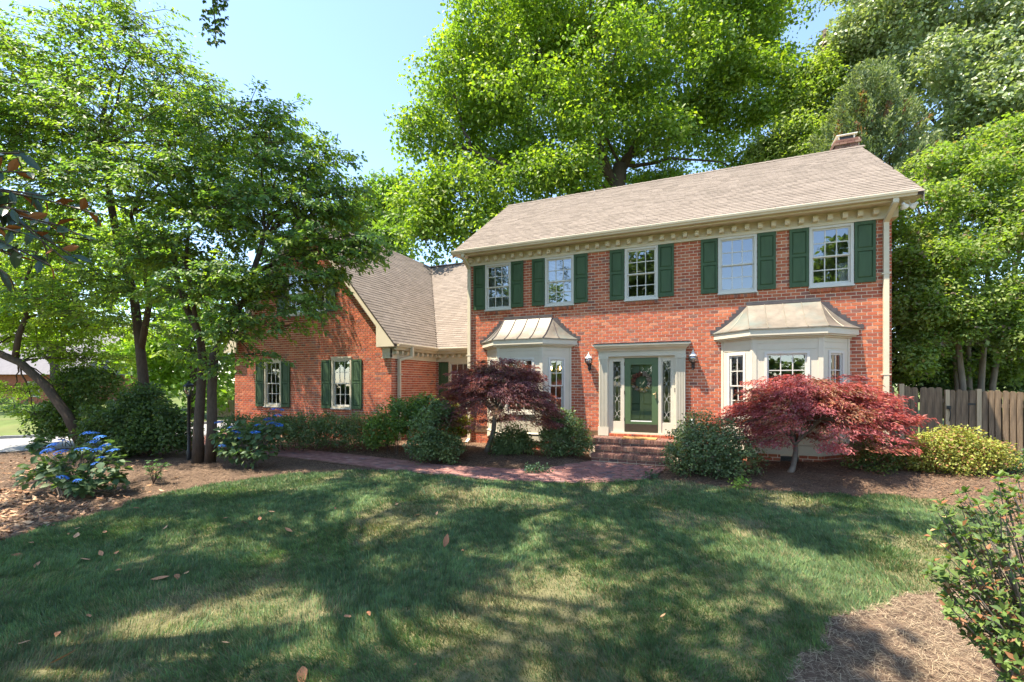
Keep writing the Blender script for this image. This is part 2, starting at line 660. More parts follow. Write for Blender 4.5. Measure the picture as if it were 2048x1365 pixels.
def wall_cells(mb, M, x0, x1, z0, z1, holes, depth, top=None):
    """wall slab with rectangular holes in the local x-z plane, front face at y=0"""
    xs_ = sorted({x0, x1, *[h[0] for h in holes], *[h[1] for h in holes]})
    zs_ = sorted({z0, z1, *[h[2] for h in holes], *[h[3] for h in holes]})
    mb.M = M
    for i in range(len(xs_) - 1):
        for j in range(len(zs_) - 1):
            a0, a1, b0, b1 = xs_[i], xs_[i + 1], zs_[j], zs_[j + 1]
            xm, zm = (a0 + a1) / 2, (b0 + b1) / 2
            if any(h[0] < xm < h[1] and h[2] < zm < h[3] for h in holes):
                continue
            mb.add([(a0, 0, b0), (a1, 0, b0), (a1, 0, b1), (a0, 0, b1)], [(0, 1, 2, 3)])
            mb.add([(a0, depth, b0), (a1, depth, b0), (a1, depth, b1), (a0, depth, b1)], [(3, 2, 1, 0)])
    for h in holes:
        c = [(h[0], h[2]), (h[1], h[2]), (h[1], h[3]), (h[0], h[3])]
        for k in range(4):
            p, q = c[k], c[(k + 1) % 4]
            mb.add([(p[0], 0, p[1]), (q[0], 0, q[1]), (q[0], depth, q[1]), (p[0], depth, p[1])], [(0, 1, 2, 3)])


def brick_list(x0, x1, z0, z1, holes, clip=None):
    """running bond: list of (xa, xb, za, zb)"""
    out = []
    nrow = int((z1 - z0) / CRS) + 1
    for r in range(nrow):
        za = z0 + r * CRS + .005
        zb = min(za + CRS - .010, z1 - .002)
        if zb - za < .03:
            continue
        zm = (za + zb) / 2
        x = x0 - (BL / 2 if r % 2 else 0)
        while x < x1:
            xa, xb = max(x + .005, x0), min(x + BL - .005, x1)
            x += BL
            parts = [(xa, xb)]
            for h in holes:
                if h[2] - .01 < zm < h[3] + .01:
                    nn = []
                    for (p, q) in parts:
                        if q <= h[0] or p >= h[1]:
                            nn.append((p, q))
                        else:
                            if p < h[0]:
                                nn.append((p, h[0] - .002))
                            if q > h[1]:
                                nn.append((h[1] + .002, q))
                    parts = nn
            for (p, q) in parts:
                if q - p > .035 and (clip is None or (clip(p, zb) and clip(q, zb))):
                    out.append((p, q, za, zb))
    return out


ALLB = []      # (matrix, xa, xb, za, zb, wallobj)


def brick_wall(name, M, x0, x1, z0, z1, holes, depth=.22, clip=None, cells=True):
    mb = MB()
    if cells:
        wall_cells(mb, M, x0, x1, z0, z1, holes, depth)
    else:
        cells_fn(mb, M)
    w = mb.build(name, M_['mortar'], house)
    for b in brick_list(x0, x1, z0, z1, holes, clip):
        ALLB.append((M, *b, w))
    return w


# holes of the main front
holes = [(c - .43, c + .43, 4.66, 6.085) for c in UPW]
holes += [(b - 1.15, b + 1.15, .75, 3.3) for b in BAYS]
holes.append((-2.56, -.84, .80, 3.06))
front_holes_b = [(c - .445, c + .445, 4.55, 6.09) for c in UPW] + [(b - 1.30, b + 1.30, .65, 3.44) for b in BAYS] + [(-2.80, -.60, .78, 3.30)]
MF = Matrix.Translation((0, FY + .006, 0))
front = brick_wall('front_wall', MF, FX0, FX1, .15, FZ, holes)
# use the brick openings for the bricks instead
ALLB[:] = [(MF, *b, front) for b in brick_list(FX0 - .006, FX1 + .006, .15, FZ, front_holes_b)]


def RZ(ox, oy, ang, oz=0.0):
    return Matrix.Translation((ox, oy, oz)) @ Matrix.Rotation(ang, 4, 'Z')


# right end wall (faces +x) and left end wall, back wall; gables above
MR = RZ(FX1 - .006, FY, R(90))
right = brick_wall('side_wall', MR, 0, 9.0, .15, 6.3, [])
for xx in (FX0 + .006, FX1 - .006):
    mb = MB()
    mb.prism([(FY, 6.3), (FY + 9.0, 6.3), (FY + 4.1, 9.2)], 'x', xx - .005, xx + .005)
    mb.build('gable_wall', M_['mortar'], house)
mb = MB()
mb.box(FX0, FX0 + .2, FY + .25, FY + 9, .15, 6.3)
mb.box(FX0 + .2, FX1 - .25, FY + 8.8, FY + 9, .15, 6.3)
mb.build('back_wall', M_['mortar'], house)

# interior shells: floors, ceilings and partitions
mb = MB()
mb.box(FX0 + .2, FX1 - .25, FY + .24, FY + 5.2, 3.62, 3.80)
mb.box(FX0 + .2, FX1 - .25, FY + .24, FY + 8.7, 6.12, 6.2)
mb.box(FX0 + .2, FX1 - .25, FY + 5.0, FY + 5.19, .96, 3.61)
mb.box(FX0 + .2, FX1 - .25, FY + 5.0, FY + 5.19, 3.81, 6.11)
for px in (-3.05, -.45):
    mb.box(px, px + .12, FY + .25, FY + 4.99, .96, 3.61)
    mb.box(px, px + .12, FY + .25, FY + 4.99, 3.81, 6.11)
mb.build('interior_wall', M_['interior'], house)
mb = MB()
mb.box(FX0 + .2, FX1 - .25, FY - .02, FY + 5.2, .75, .95)
mb.build('interior_floor', M_['woodfloor'], house)

# the wing
WX0, WX1, WY = -17.05, -9.5, 12.1
WR = -13.28           # ridge x
PITCH = 1.17
EAVX, EAVZ = -9.2, 3.60


def wing_roof_z(x):
    return EAVZ + PITCH * (EAVX - x) if x > WR else EAVZ + PITCH * (x - (2 * WR - EAVX))


WW = [(-12.05, -11.16, 1.46, 3.18), (-15.38, -14.50, 1.46, 3.18), (-14.25, -12.31, 4.80, 6.36)]
wh = [(h[0] + .02, h[1] - .02, h[2] + .03, h[3] - .005) for h in WW]
mb = MB()
MW = Matrix.Translation((0, WY + .006, 0))
wall_cells(mb, MW, WX0, WX1, .15, 3.5, wh[:2], .22)
# gable part, with its hole
cols = [(WX0, -14.23), (-14.23, -12.33), (-12.33, WX1)]
hz = (4.83, 6.355)


def gable_piece(xa, xb, zlo, zcap=None):
    pts = [(xa, zlo), (xb, zlo)]
    if zcap is not None:
        pts += [(xb, zcap), (xa, zcap)]
    else:
        pts.append((xb, max(wing_roof_z(xb) - .06, zlo)))
        if xa < WR < xb:
            pts.append((WR, wing_roof_z(WR) - .06))
        pts.append((xa, max(wing_roof_z(xa) - .06, zlo)))
    mb.add([(p, 0, q) for p, q in pts], [tuple(range(len(pts)))])
    mb.add([(p, .22, q) for p, q in pts], [tuple(range(len(pts)))[::-1]])


gable_piece(WX0, -14.23, 3.5)
gable_piece(-12.33, WX1, 3.5)
gable_piece(-14.23, -12.33, 3.5, hz[0])
gable_piece(-14.23, -12.33, hz[1])
for (p, q) in [((-14.23, hz[0]), (-12.33, hz[0])), ((-12.33, hz[0]), (-12.33, hz[1])), ((-12.33, hz[1]), (-14.23, hz[1])), ((-14.23, hz[1]), (-14.23, hz[0]))]:
    mb.add([(p[0], 0, p[1]), (q[0], 0, q[1]), (q[0], .22, q[1]), (p[0], .22, p[1])], [(0, 1, 2, 3)])
wingw = mb.build('wing_front_wall', M_['mortar'], house)
for b in brick_list(WX0, WX1 + .006, .15, 8.3, [(h[0], h[1], h[2] - .09, h[3]) for h in WW], lambda x, z: z < wing_roof_z(x) - .08):
    ALLB.append((MW, *b, wingw))
MS = RZ(WX1 - .006, WY, R(90))
wside = brick_wall('wing_side_wall', MS, 0, 2.66, .15, 3.14, [])
CY = 14.76
CW = (-8.93, -7.98, 1.42, 3.12)
MC = Matrix.Translation((0, CY + .006, 0))
cwall = brick_wall('link_wall', MC, WX1, FX0 + .05, .15, 3.14, [(CW[0] + .02, CW[1] - .02, CW[2] + .03, CW[3] - .005)])
mb = MB()
mb.box(WX0, WX0 + .2, WY + .25, 21.5, .15, 3.6)
mb.box(WX0 + .2, FX0 - .01, 21.3, 21.5, .15, 3.6)
mb.build('wing_back_wall', M_['mortar'], house)
mb = MB()
mb.box(WX0 + .21, WX1 - .23, WY + .24, WY + 5, 3.62, 3.8)
mb.box(WX0 + .21, WX1 - .23, WY + 5.0, WY + 5.2, .7, 3.61)
mb.box(-14.8, -11.8, WY + 5.0, WY + 5.2, 3.81, 5.9)
mb.box(WX0 + .21, WX1 - .23, WY + .24, WY + 5, .6, .7)
mb.box(WX1 + .01, FX0 - .02, CY + 3.0, CY + 3.2, .7, 3.6)
mb.box(WX1 + .01, FX0 - .02, CY + .3, CY + 3.2, 3.3, 3.4)
mb.build('wing_interior_wall', M_['interior'], house)

# bricks of the bay foundations
for bcx in BAYS:
    pts = [(-1.36, 0), (-.71, -.67), (.71, -.67), (1.36, 0)]
    for k in range(3):
        p, q = pts[k], pts[k + 1]
        ln = math.hypot(q[0] - p[0], q[1] - p[1])
        Mx = RZ(bcx + p[0] * .97, FY + p[1] * .94, math.atan2(q[1] - p[1], q[0] - p[0]))
        brick_wall('bay_foundation', Mx, 0, ln * .97, .15, .645, [(ln * .4, ln * .66, .42, .6)] if k == 1 else [], .1)


def proj_w(M, b):
    p, q = M @ Vector((b[1], 0, b[3])), M @ Vector((b[2], 0, b[3]))
    r = []
    for k in (p, q):
        d = -SN * k.x + CS * k.y
        r.append((1024 + FPX * (CS * k.x + SN * k.y) / d, d))
    return abs(r[1][0] - r[0][0]) / 1.0 / r[0][1] * 10


def bricks_vis(i):
    M, xa, xb, za, zb, w = ALLB[i]
    return w is front and za > 2.7


order = sorted([i for i in range(len(ALLB)) if bricks_vis(i)], key=lambda i: -proj_w(ALLB[i][0], ALLB[i]))
single = set([i for i in order if ALLB[i][2] - ALLB[i][1] > BL * .9][:300])
bmeshes = []
for k in range(14):
    m = MB()
    m.bevbox(-(BL - .016) / 2, (BL - .016) / 2, -.009, .02, -(CRS - .016) / 2, (CRS - .016) / 2, .002, brick_col())
    bmeshes.append(m.mesh('brick', M_['brick']))
byw = {}
for i, (M, xa, xb, za, zb, w) in enumerate(ALLB):
    if i in single:
        o = link('brick', bmeshes[int(brng.integers(14))], w)
        o.location = M @ Vector(((xa + xb) / 2, brng.uniform(-.001, .002), (za + zb) / 2))
    else:
        m = byw.setdefault(w.name, (MB(), w))[0]
        m.M = M
        j = brng.uniform(-.001, .002)
        m.bevbox(xa + .003, xb - .003, -.009 + j, .004, za + .003, zb - .003, .002, brick_col())
for nm, (m, w) in byw.items():
    tag(m.build('bricks', M_['brick'], w), kind='stuff')

# ------------------------------------------------------------------ roofs
SH = [(.215, .179, .151), (.201, .167, .141), (.228, .19, .161), (.190, .158, .133), (.208, .173, .146)]
srng = np.random.default_rng(9)
SHALL = []


def roof_courses(origin, along, upv, length, slope_len, lo_fn, hi_fn, roofobj, expo=.14, tabw=.30):
    """tabs laid in courses; along/upv unit vectors; lo/hi clip the course at slope distance s"""
    nrm = along.cross(upv).normalized()
    if nrm.z < 0:
        nrm = -nrm
    n = int(slope_len / expo)
    for r in range(n + 1):
        s0 = r * expo
        s1 = min(s0 + expo + .015, slope_len)
        if s1 - s0 < .03:
            continue
        a = -srng.uniform(0, tabw)
        lo, hi = lo_fn(s0), hi_fn(s0)
        while a < length:
            w = tabw * srng.uniform(.75, 1.25)
            x0, x1 = max(a, lo), min(a + w - .004, hi)
            a += w
            if x1 - x0 < .04:
                continue
            th = srng.choice([.012, .013, .016])
            SHALL.append((origin, along, upv, nrm, x0, x1, s0, s1, th, roofobj))


# main roof
ER0, ER1 = -7.44, 4.27
E0, E1 = (12.50, 6.455), (17.0, 9.56)
mb = MB()
t = .07
mb.prism([(E0[0], E0[1] - t), (E1[0], E1[1] - t), (E1[0] * 2 - E0[0], E0[1] - t), (E1[0] * 2 - E0[0], E0[1]), (E1[0], E1[1]), (E0[0], E0[1])], 'x', ER0, ER1)
roof = mb.build('main_roof', M_['underlay'], house)
up = Vector((0, E1[0] - E0[0], E1[1] - E0[1]))
roof_courses(Vector((ER0 - .02, E0[0] - .03, E0[1] - .015)), Vector((1, 0, 0)), up.normalized(), ER1 - ER0 + .04, up.length + .03, lambda s: 0, lambda s: ER1 - ER0 + .04, roof)
# ridge cap pieces
mb = MB()
x = ER0 - .02
while x < ER1:
    th = srng.uniform(.0, .006)
    c = tuple(k * .8 for k in SH[int(srng.integers(5))])
    mb.add([(x, E1[0] - .14, E1[1] - .065 + th), (x + .24, E1[0] - .14, E1[1] - .075), (x + .24, E1[0], E1[1] + .025), (x, E1[0], E1[1] + .035 + th),
            (x + .24, E1[0] + .14, E1[1] - .075), (x, E1[0] + .14, E1[1] - .065 + th), (x, E1[0] - .14, E1[1] - .09), (x, E1[0], E1[1])],
           [(0, 1, 2, 3), (3, 2, 4, 5), (6, 0, 3, 7)], c)
    x += .2
mb.build('ridge_cap', M_['shingle'], roof)

# wing roof (ridge runs front to back) and link roof
WYF = 11.85
WRZ = wing_roof_z(WR)
mb = MB()
xl = 2 * WR - EAVX
mb.prism([(EAVX, EAVZ - t), (WR, WRZ - t), (xl, EAVZ - t), (xl, EAVZ), (WR, WRZ), (EAVX, EAVZ)], 'y', WYF, 21.9)
wroof = mb.build('wing_roof', M_['underlay'], house)
upw = Vector((WR - EAVX, 0, WRZ - EAVZ))
LE, LZ, LYT = 14.38, 3.60, 20.15     # link eave y, z, ridge y
VAL = (LYT - LE) / (EAVX - WR)


def valley_y(x):
    return LE + (EAVX - x) * VAL


slx = abs(WR - EAVX) / upw.length
roof_courses(Vector((EAVX + .02, WYF - .02, EAVZ - .015)), Vector((0, 1, 0)), upw.normalized(), 10.0, upw.length, lambda s: 0, lambda s: valley_y(EAVX - s * slx) - WYF + .02, wroof)
# left slope of the wing, seen only from the other side
upw2 = Vector((WR - xl, 0, WRZ - EAVZ))
mb = MB()
x = WYF - .02
while x < 21.5:
    c = tuple(k * .9 for k in SH[int(srng.integers(5))])
    mb.add([(WR - .13, x, WRZ - .12), (WR, x, WRZ + .035), (WR + .13, x, WRZ - .12), (WR - .13, x + .22, WRZ - .13), (WR, x + .22, WRZ + .028), (WR + .13, x + .22, WRZ - .13)], [(0, 1, 4, 3), (1, 2, 5, 4)], c)
    x += .2
mb.build('ridge_cap', M_['shingle'], wroof)
LRZ = WRZ
mb = MB()
mb.add([(EAVX, LE, LZ), (FX0 - .005, LE, LZ), (FX0 - .005, LYT, LRZ), (WR, LYT, LRZ), (FX0 - .005, 22.0, LRZ - 1.5), (WR, 22.0, LRZ - 1.5)], [(0, 1, 2, 3), (3, 2, 4, 5)])
mb.add([(EAVX, LE, LZ - t), (FX0 - .005, LE, LZ - t), (FX0 - .005, LYT, LRZ - t), (WR, LYT, LRZ - t)], [(3, 2, 1, 0)])
lroof = mb.build('link_roof', M_['underlay'], house)
upl = Vector((0, LYT - LE, LRZ - LZ))
sly = (LYT - LE) / upl.length
roof_courses(Vector((WR, LE - .02, LZ - .015)), Vector((1, 0, 0)), upl.normalized(), FX0 - WR, upl.length, lambda s: (EAVX - s * sly / VAL) - WR - .02, lambda s: FX0 - WR - .006, lroof)
mb = MB()
mb.box(WR, FX0 - .01, LYT - .13, LYT + .13, LRZ - .02, LRZ + .03, SH[3])
mb.build('ridge_cap', M_['shingle'], lroof)
mb = MB()
mb.lathe([(.05, LRZ - .6), (.05, LRZ + .05), (.10, LRZ + .06), (.09, LRZ + .15), (.0, LRZ + .2)], -8.7, LYT + .5, 10)
mb.build('vent_pipe', solid('vent_grey', (.25, .25, .26), .5, .2, 6), lroof)


def sh_size(t_):
    o_, al, u_, n_, x0, x1, s0, s1, th, ro = t_
    p = o_ + al * ((x0 + x1) / 2) + u_ * s0
    d = -SN * p.x + CS * p.y
    u = 1024 + FPX * (CS * p.x + SN * p.y) / d
    return (x1 - x0) / d if u < 2048 else 0


order = sorted(range(len(SHALL)), key=lambda i: -sh_size(SHALL[i]))
big = set(order[:300])
rests = {}
for i, (o_, al, u_, n_, x0, x1, s0, s1, th, ro) in enumerate(SHALL):
    c = np.array(SH[int(srng.integers(5))]) * srng.uniform(.93, 1.06)
    pts = []
    for s, h in ((s0, th), (s1, .003)):
        for x in (x0, x1):
            pts.append(o_ + al * x + u_ * s + n_ * h)
    for x in (x0, x1):
        pts.append(o_ + al * x + u_ * s0 - n_ * .002)
    fs = [(0, 1, 3, 2), (4, 5, 1, 0), (4, 0, 2), (5, 3, 1)]
    if i in big:
        m = MB()
        m.add(pts, fs, tuple(c))
        m.build('shingle', M_['shingle'], ro)
    else:
        rests.setdefault(ro.name, (MB(), ro))[0].add(pts, fs, tuple(c))
for nm, (m, ro) in rests.items():
    tag(m.build('shingles', M_['shingle'], ro), kind='stuff')

def step_col():
    c = np.array(brick_col(.7)) * np.array((.52, .68, .72))
    return tuple(c)


# ------------------------------------------------------------------ cornices and gutters
def gutter_profile():
    # (outward, z) K-style section, outward positive
    return [(0, 0), (.075, 0), (.085, .03), (.115, .055), (.125, .10), (.115, .108), (.108, .10), (.098, .062), (.07, .04), (.065, .012), (.012, .012), (.012, .10), (0, .10)]


def cornice(name, M, x0, x1, zf, hf, blk_h, over, gz0, blocks_from=None):
    """local x along the wall, -y outward; frieze bottom zf; returns nothing"""
    mb = MB(M)
    mb.box(x0, x1, -.035, -.001, zf, zf + hf + blk_h)
    mb.box(x0, x1, -.055, -.036, zf - .004, zf + .035)
    mb.box(x0, x1, -.045, -.036, zf + hf - .012, zf + hf + .012)
    fr = mb.build('frieze', M_['trim'], house)
    mb = MB(M)
    zs = zf + hf + blk_h
    mb.box(x0, x1, -over, 0, zs + .001, zs + .02)
    mb.prism([(-over + .03, zs), (-over - .02, zs + .03), (-over - .02, gz0 + .10), (-over + .03, gz0 + .10)], 'x', x0 - .02, x1 + .02)
    mb.box(x0 - .02, x1 + .02, -over + .03, -over + .12, zs - .04, zs - .001)
    mb.build('soffit', M_['trim'], house)
    # blocks
    x = x0 + .17
    bm_ = MB()
    bm_.prism([(-.036, .03), (-.036, blk_h - .03), (-.17, blk_h - .03), (-.17, .06), (-.15, .03)], 'x', -.052, .052)
    me = bm_.mesh('cornice_block', M_['trim'])
    while x < x1 - .08:
        o_ = link('cornice_block', me, fr)
        o_.matrix_local = M @ Matrix.Translation((x, 0, zf + hf - .03))
        x += .292
    mb = MB(M)
    mb.prism([(-over - .021 - p[0], gz0 + p[1]) for p in gutter_profile()], 'x', x0 - .28 if over > .3 else x0 - .04, x1 + .28 if over > .3 else x1 + .04)
    mb.build('gutter', M_['trim'], house)


cornice('main', Matrix.Translation((0, FY, 0)), FX0 + .0, FX1 + .0, FZ, .09, .19, .46, 6.37)
# side return of the box at the right end
mb = MB()
mb.prism([(FY - .44, 6.37), (FY + .05, 6.37), (FY + .05, 6.75), (FY - .44, 6.44)], 'x', FX1 + .001, ER1 - .02)
mb.prism([(FY - .44, 6.37), (FY + .05, 6.37), (FY + .05, 6.75), (FY - .44, 6.44)], 'x', ER0 + .02, FX0 - .001)
mb.box(FX1 + .002, FX1 + .12, FY - .03, FY + .3, 6.1, 6.366)
mb.build('eave_return', M_['trim'], house)
# rake boards of the main roof
mb = MB()
for xx in (ER0 - .0185, ER1 + .0015):
    mb.prism([(E0[0] + .02, E0[1] - .2), (E1[0], E1[1] - .2), (E1[0] * 2 - E0[0], E0[1] - .2), (E1[0] * 2 - E0[0], E0[1] - .006), (E1[0], E1[1] - .006), (E0[0] + .02, E0[1] - .006)], 'x', xx, xx + .017)
mb.build('rake_board', M_['trim'], house)

MWS = RZ(WX1, WY - .06, R(90))
cornice('wing', MWS, 0.0, 2.70, 3.13, .14, .18, .27, 3.50)
MCL = Matrix.Translation((0, CY, 0))
cornice('link', MCL, WX1 + .06, FX0 - .01, 3.13, .14, .18, .33, 3.50)
# wing rake: boxed ends and boards
mb = MB()
mb.prism([(-9.92, 3.50), (-9.215, 3.50), (-9.215, 3.58), (-9.92, 4.37)], 'y', WYF + .004, WYF + .05)
mb.prism([(-9.92, 3.49), (-9.23, 3.49), (-9.23, 3.499), (-9.92, 3.499)], 'y', WYF + .01, WY + .04)
mb.prism([(2 * WR + 9.92, 3.50), (2 * WR + 9.215, 3.50), (2 * WR + 9.215, 3.58), (2 * WR + 9.92, 4.37)], 'y', WYF + .004, WYF + .05)
mb.box(-9.82, WX1 + .035, WY - .06, WY - .001, 3.135, 3.485)
mb.box(-9.84, WX1 + .03, WY - .075, WY - .061, 3.13, 3.17)
mb.build('eave_return', M_['trim'], house)
mb = MB()
for sgn in (1, -1):
    def mx(x):
        return x if sgn == 1 else 2 * WR - x
    p = [(-9.925, 4.37 - .19), (WR, WRZ - .27), (WR, WRZ - .073), (-9.22, EAVZ - .073), (-9.925, 4.37 - .02)]
    p = [(-9.93, wing_roof_z(-9.93) - .27), (WR, WRZ - .27), (WR, WRZ - .075), (-9.93, wing_roof_z(-9.93) - .075)]
    mb.prism([(mx(a_), b_) for a_, b_ in p], 'y', WYF + .01, WYF + .055)
    p = [(-9.93, wing_roof_z(-9.93) - .30), (WR, WRZ - .30), (WR, WRZ - .272), (-9.93, wing_roof_z(-9.93) - .272)]
    mb.prism([(mx(a_), b_) for a_, b_ in p], 'y', WYF + .02, WY)
mb.build('rake_board', M_['trim'], house)


def downspout(pts, name='downspout', w=.05, straps=()):
    mb = MB()
    P = [Vector(p) for p in pts]
    for i in range(len(P) - 1):
        a_, b_ = P[i], P[i + 1]
        dirv = (b_ - a_).normalized()
        sx = Vector((1, 0, 0)) if abs(dirv.x) < .8 else Vector((0, 1, 0))
        sx = (sx - dirv * sx.dot(dirv)).normalized()
        sy = dirv.cross(sx)
        a2, b2 = a_ - dirv * .012, b_ + dirv * .012
        vs8 = [q + sx * w * k + sy * w * .75 * l for q in (a2, b2) for k, l in ((-1, -1), (1, -1), (1, 1), (-1, 1))]
        mb.add(vs8, [(0, 1, 2, 3)[::-1], (4, 5, 6, 7), (0, 1, 5, 4), (1, 2, 6, 5), (2, 3, 7, 6), (3, 0, 4, 7)])
    for z in straps:
        mb.box(P[-2].x - w - .035, P[-2].x + w + .035, P[-2].y - .045, P[-2].y + .06, z, z + .03)
    return mb.build(name, M_['trim'], house)


downspout([(3.78, 12.50, 6.40), (3.78, 12.49, 6.28), (3.735, 12.92, 6.0), (3.735, 12.92, .55), (3.735, 12.75, .45)], straps=(2.5, 4.8))
downspout([(-7.06, 12.50, 6.40), (-7.06, 12.49, 6.28), (-7.06, 12.92, 6.0), (-7.06, 12.92, .52), (-7.06, 12.75, .42)], straps=(3.2,))
downspout([(-9.13, 12.72, 3.52), (-9.13, 12.72, 3.22), (-9.41, 12.40, 3.10), (-9.41, 12.40, .45)], straps=(2.6,))


# ------------------------------------------------------------------ windows and shutters
def make_window(M, w, h, cols_, rows_, parent, name='window', mat='sash', casing=.06, sill=True, lites=True, out=.03, part=None):
    """local: x centred, z from 0, wall face y=0, -y outward"""
    mb = MB(M)
    x0, x1 = -w / 2, w / 2
    c = casing
    mb.box(x0, x0 + c, -out, .10, 0, h)
    mb.box(x1 - c, x1, -out, .10, 0, h)
    mb.box(x0 + c + .0005, x1 - c - .0005, -out, .10, h - c, h)
    mb.box(x0 + c + .0005, x1 - c - .0005, -out + .004, .10, 0, c * .8)
    if part is None:
        win = mb.build(name, M_['trim'] if mat == 'trim' else M_['sash'], parent)
    else:
        mb.build('casing', M_['sash'], part)
        win = part
    if sill:
        mb = MB(M)
        mb.box(x0 - .015, x1 + .015, -out - .03, .02, -.035, -.002)
        mb.build('sill', M_['sash'], win)
    ih = h - c - c * .8
    zb = c * .8
    sw = .038
    for k in (0, 1):          # lower, upper sash
        z0 = zb + (ih / 2 - .012) * k
        z1 = zb + ih / 2 + .012 if k == 0 else zb + ih
        y0 = .045 if k == 0 else .012
        mb = MB(M)
        a0, a1 = x0 + c, x1 - c
        mb.box(a0, a0 + sw, y0, y0 + .032, z0, z1)
        mb.box(a1 - sw, a1, y0, y0 + .032, z0, z1)
        bh = sw * (1.5 if k == 0 else .8)
        mb.box(a0 + sw, a1 - sw, y0 + .001, y0 + .031, z0, z0 + bh)
        mb.box(a0 + sw, a1 - sw, y0 + .001, y0 + .031, z1 - sw, z1)
        gx0, gx1, gz0_, gz1_ = a0 + sw, a1 - sw, z0 + bh, z1 - sw
        mw = .011
        if lites:
            for i in range(1, cols_):
                xx = gx0 + (gx1 - gx0) * i / cols_
                mb.box(xx - mw, xx + mw, y0 + .004, y0 + .026, gz0_, gz1_)
            for j in range(1, rows_):
                zz = gz0_ + (gz1_ - gz0_) * j / rows_
                for i in range(cols_):
                    xa = gx0 + (gx1 - gx0) * i / cols_ + (mw if i else 0)
                    xb = gx0 + (gx1 - gx0) * (i + 1) / cols_ - (mw if i < cols_ - 1 else 0)
                    mb.box(xa, xb, y0 + .004, y0 + .026, zz - mw, zz + mw)
        mb.build('sash', M_['sash'], win)
        for i in range(cols_):
            for j in range(rows_):
                xa, xb = gx0 + (gx1 - gx0) * i / cols_, gx0 + (gx1 - gx0) * (i + 1) / cols_
                za, zb2 = gz0_ + (gz1_ - gz0_) * j / rows_, gz0_ + (gz1_ - gz0_) * (j + 1) / rows_
                pb = MB(M)
                yy = y0 + .015
                tx, tz = brng.uniform(-.0006, .0006), brng.uniform(-.0006, .0006)
                pb.add([(xa, yy - tx - tz, za), (xb, yy + tx - tz, za), (xb, yy + tx + tz, zb2), (xa, yy - tx + tz, zb2)], [(0, 1, 2, 3)])
                pb.build('pane', M_['glass'], win)
    return win


def make_shutter(M, w, h):
    mb = MB(M)
    x0, x1 = -w / 2, w / 2
    st = .055
    mb.box(x0, x0 + st, -.045, -.008, 0, h)
    mb.box(x1 - st, x1, -.045, -.008, 0, h)
    rails = [(0, .11), (h * .515, h * .515 + .07), (h - .075, h)]
    for a_, b_ in rails:
        mb.box(x0 + st, x1 - st, -.0445, -.0085, a_, b_)
    s = mb.build('shutter', M_['shutter'], house)
    for a_, b_ in ((.11, h * .515), (h * .515 + .07, h - .075)):
        pb = MB(M)
        b = .035
        p0, p1 = x0 + st, x1 - st
        vs8 = [(p0, -.022, a_), (p1, -.022, a_), (p1, -.022, b_), (p0, -.022, b_), (p0 + b, -.040, a_ + b), (p1 - b, -.040, a_ + b), (p1 - b, -.040, b_ - b), (p0 + b, -.040, b_ - b)]
        pb.add(vs8, [(4, 5, 6, 7), (0, 1, 5, 4), (1, 2, 6, 5), (2, 3, 7, 6), (3, 0, 4, 7)])
        pb.build('panel', M_['shutter'], s)
    return s


def rowlock_sill(M, w, z, name='brick_sill'):
    mb = MB(M)
    n = max(3, int(round(w / .077)))
    for i in range(n):
        a_ = -w / 2 + w * i / n + .004
        b_ = -w / 2 + w * (i + 1) / n - .004
        c = tuple(np.array(brick_col()) * np.array((.85, .95, .9)))
        mb.prism([(-.045, z - .10), (.0, z - .10), (.0, z - .005), (-.045, z - .022)], 'x', a_, b_, c)
    mb.box(-w / 2, w / 2, -.03, -.001, z - .098, z - .012, (.5, .4, .3))
    return mb.build(name, M_['brick'], house)


for k, c in enumerate(UPW):
    M = Matrix.Translation((c, FY, 4.64))
    win = make_window(M, .89, 1.445, 3, 2, house)
    rowlock_sill(Matrix.Translation((c, FY, 0)), .89, 4.605)
    for sx in (-1, 1):
        make_shutter(Matrix.Translation((c + sx * (.445 + .212), FY - .002, 4.66)), .405, 1.42)
    if k < 2:
        mb = MB(M)
        z = .10
        while z < 1.36:
            mb.add([(-.36, .135, z), (.36, .135, z), (.36, .165, z + .022), (-.36, .165, z + .022)], [(0, 1, 2, 3)])
            z += .042
        mb.build('blind', M_['white'], win)
    if k == 4:
        mb = MB(M)
        n = 14
        pts = [(.20 + .18 * i / n, .16 + .015 * math.sin(i * 2.1)) for i in range(n + 1)]
        for i in range(n):
            p, q = pts[i], pts[i + 1]
            mb.add([(p[0] + .02, p[1], .05), (q[0] + .02, q[1], .05), (q[0] - .05 * (1 - i / n), q[1], .55), (p[0] - .05 * (1 - i / n), p[1], .55)], [(0, 1, 2, 3)])
        mb.build('curtain', M_['sheer'], win)

for h in WW[:2]:
    c = (h[0] + h[1]) / 2
    M = Matrix.Translation((c, WY, h[2]))
    win = make_window(M, h[1] - h[0], h[3] - h[2], 3, 2, house, mat='trim', casing=.075)
    mb = MB(M)
    mb.box(-.45, .45, -.05, -.001, h[3] - h[2] + .002, h[3] - h[2] + .05)
    mb.build('head', M_['trim'], win)
    rowlock_sill(Matrix.Translation((c, WY, 0)), .92, h[2] - .037)
    for sx in (-1, 1):
        make_shutter(Matrix.Translation((c + sx * ((h[1] - h[0]) / 2 + .24), WY - .002, 1.44)), .42, 1.69)
h = WW[2]
for sx in (-1, 1):
    M = Matrix.Translation((WR + sx * .485, WY, h[2]))
    make_window(M, .968, h[3] - h[2], 3, 2, house, mat='trim')
rowlock_sill(Matrix.Translation((WR, WY, 0)), 1.98, h[2] - .037)
for sx in (-1, 1):
    make_shutter(Matrix.Translation((WR + sx * (.97 + .23), WY - .002, 4.82)), .42, 1.52)
cc = (CW[0] + CW[1]) / 2
make_window(Matrix.Translation((cc, CY, CW[2])), .95, CW[3] - CW[2], 3, 2, house, mat='trim')
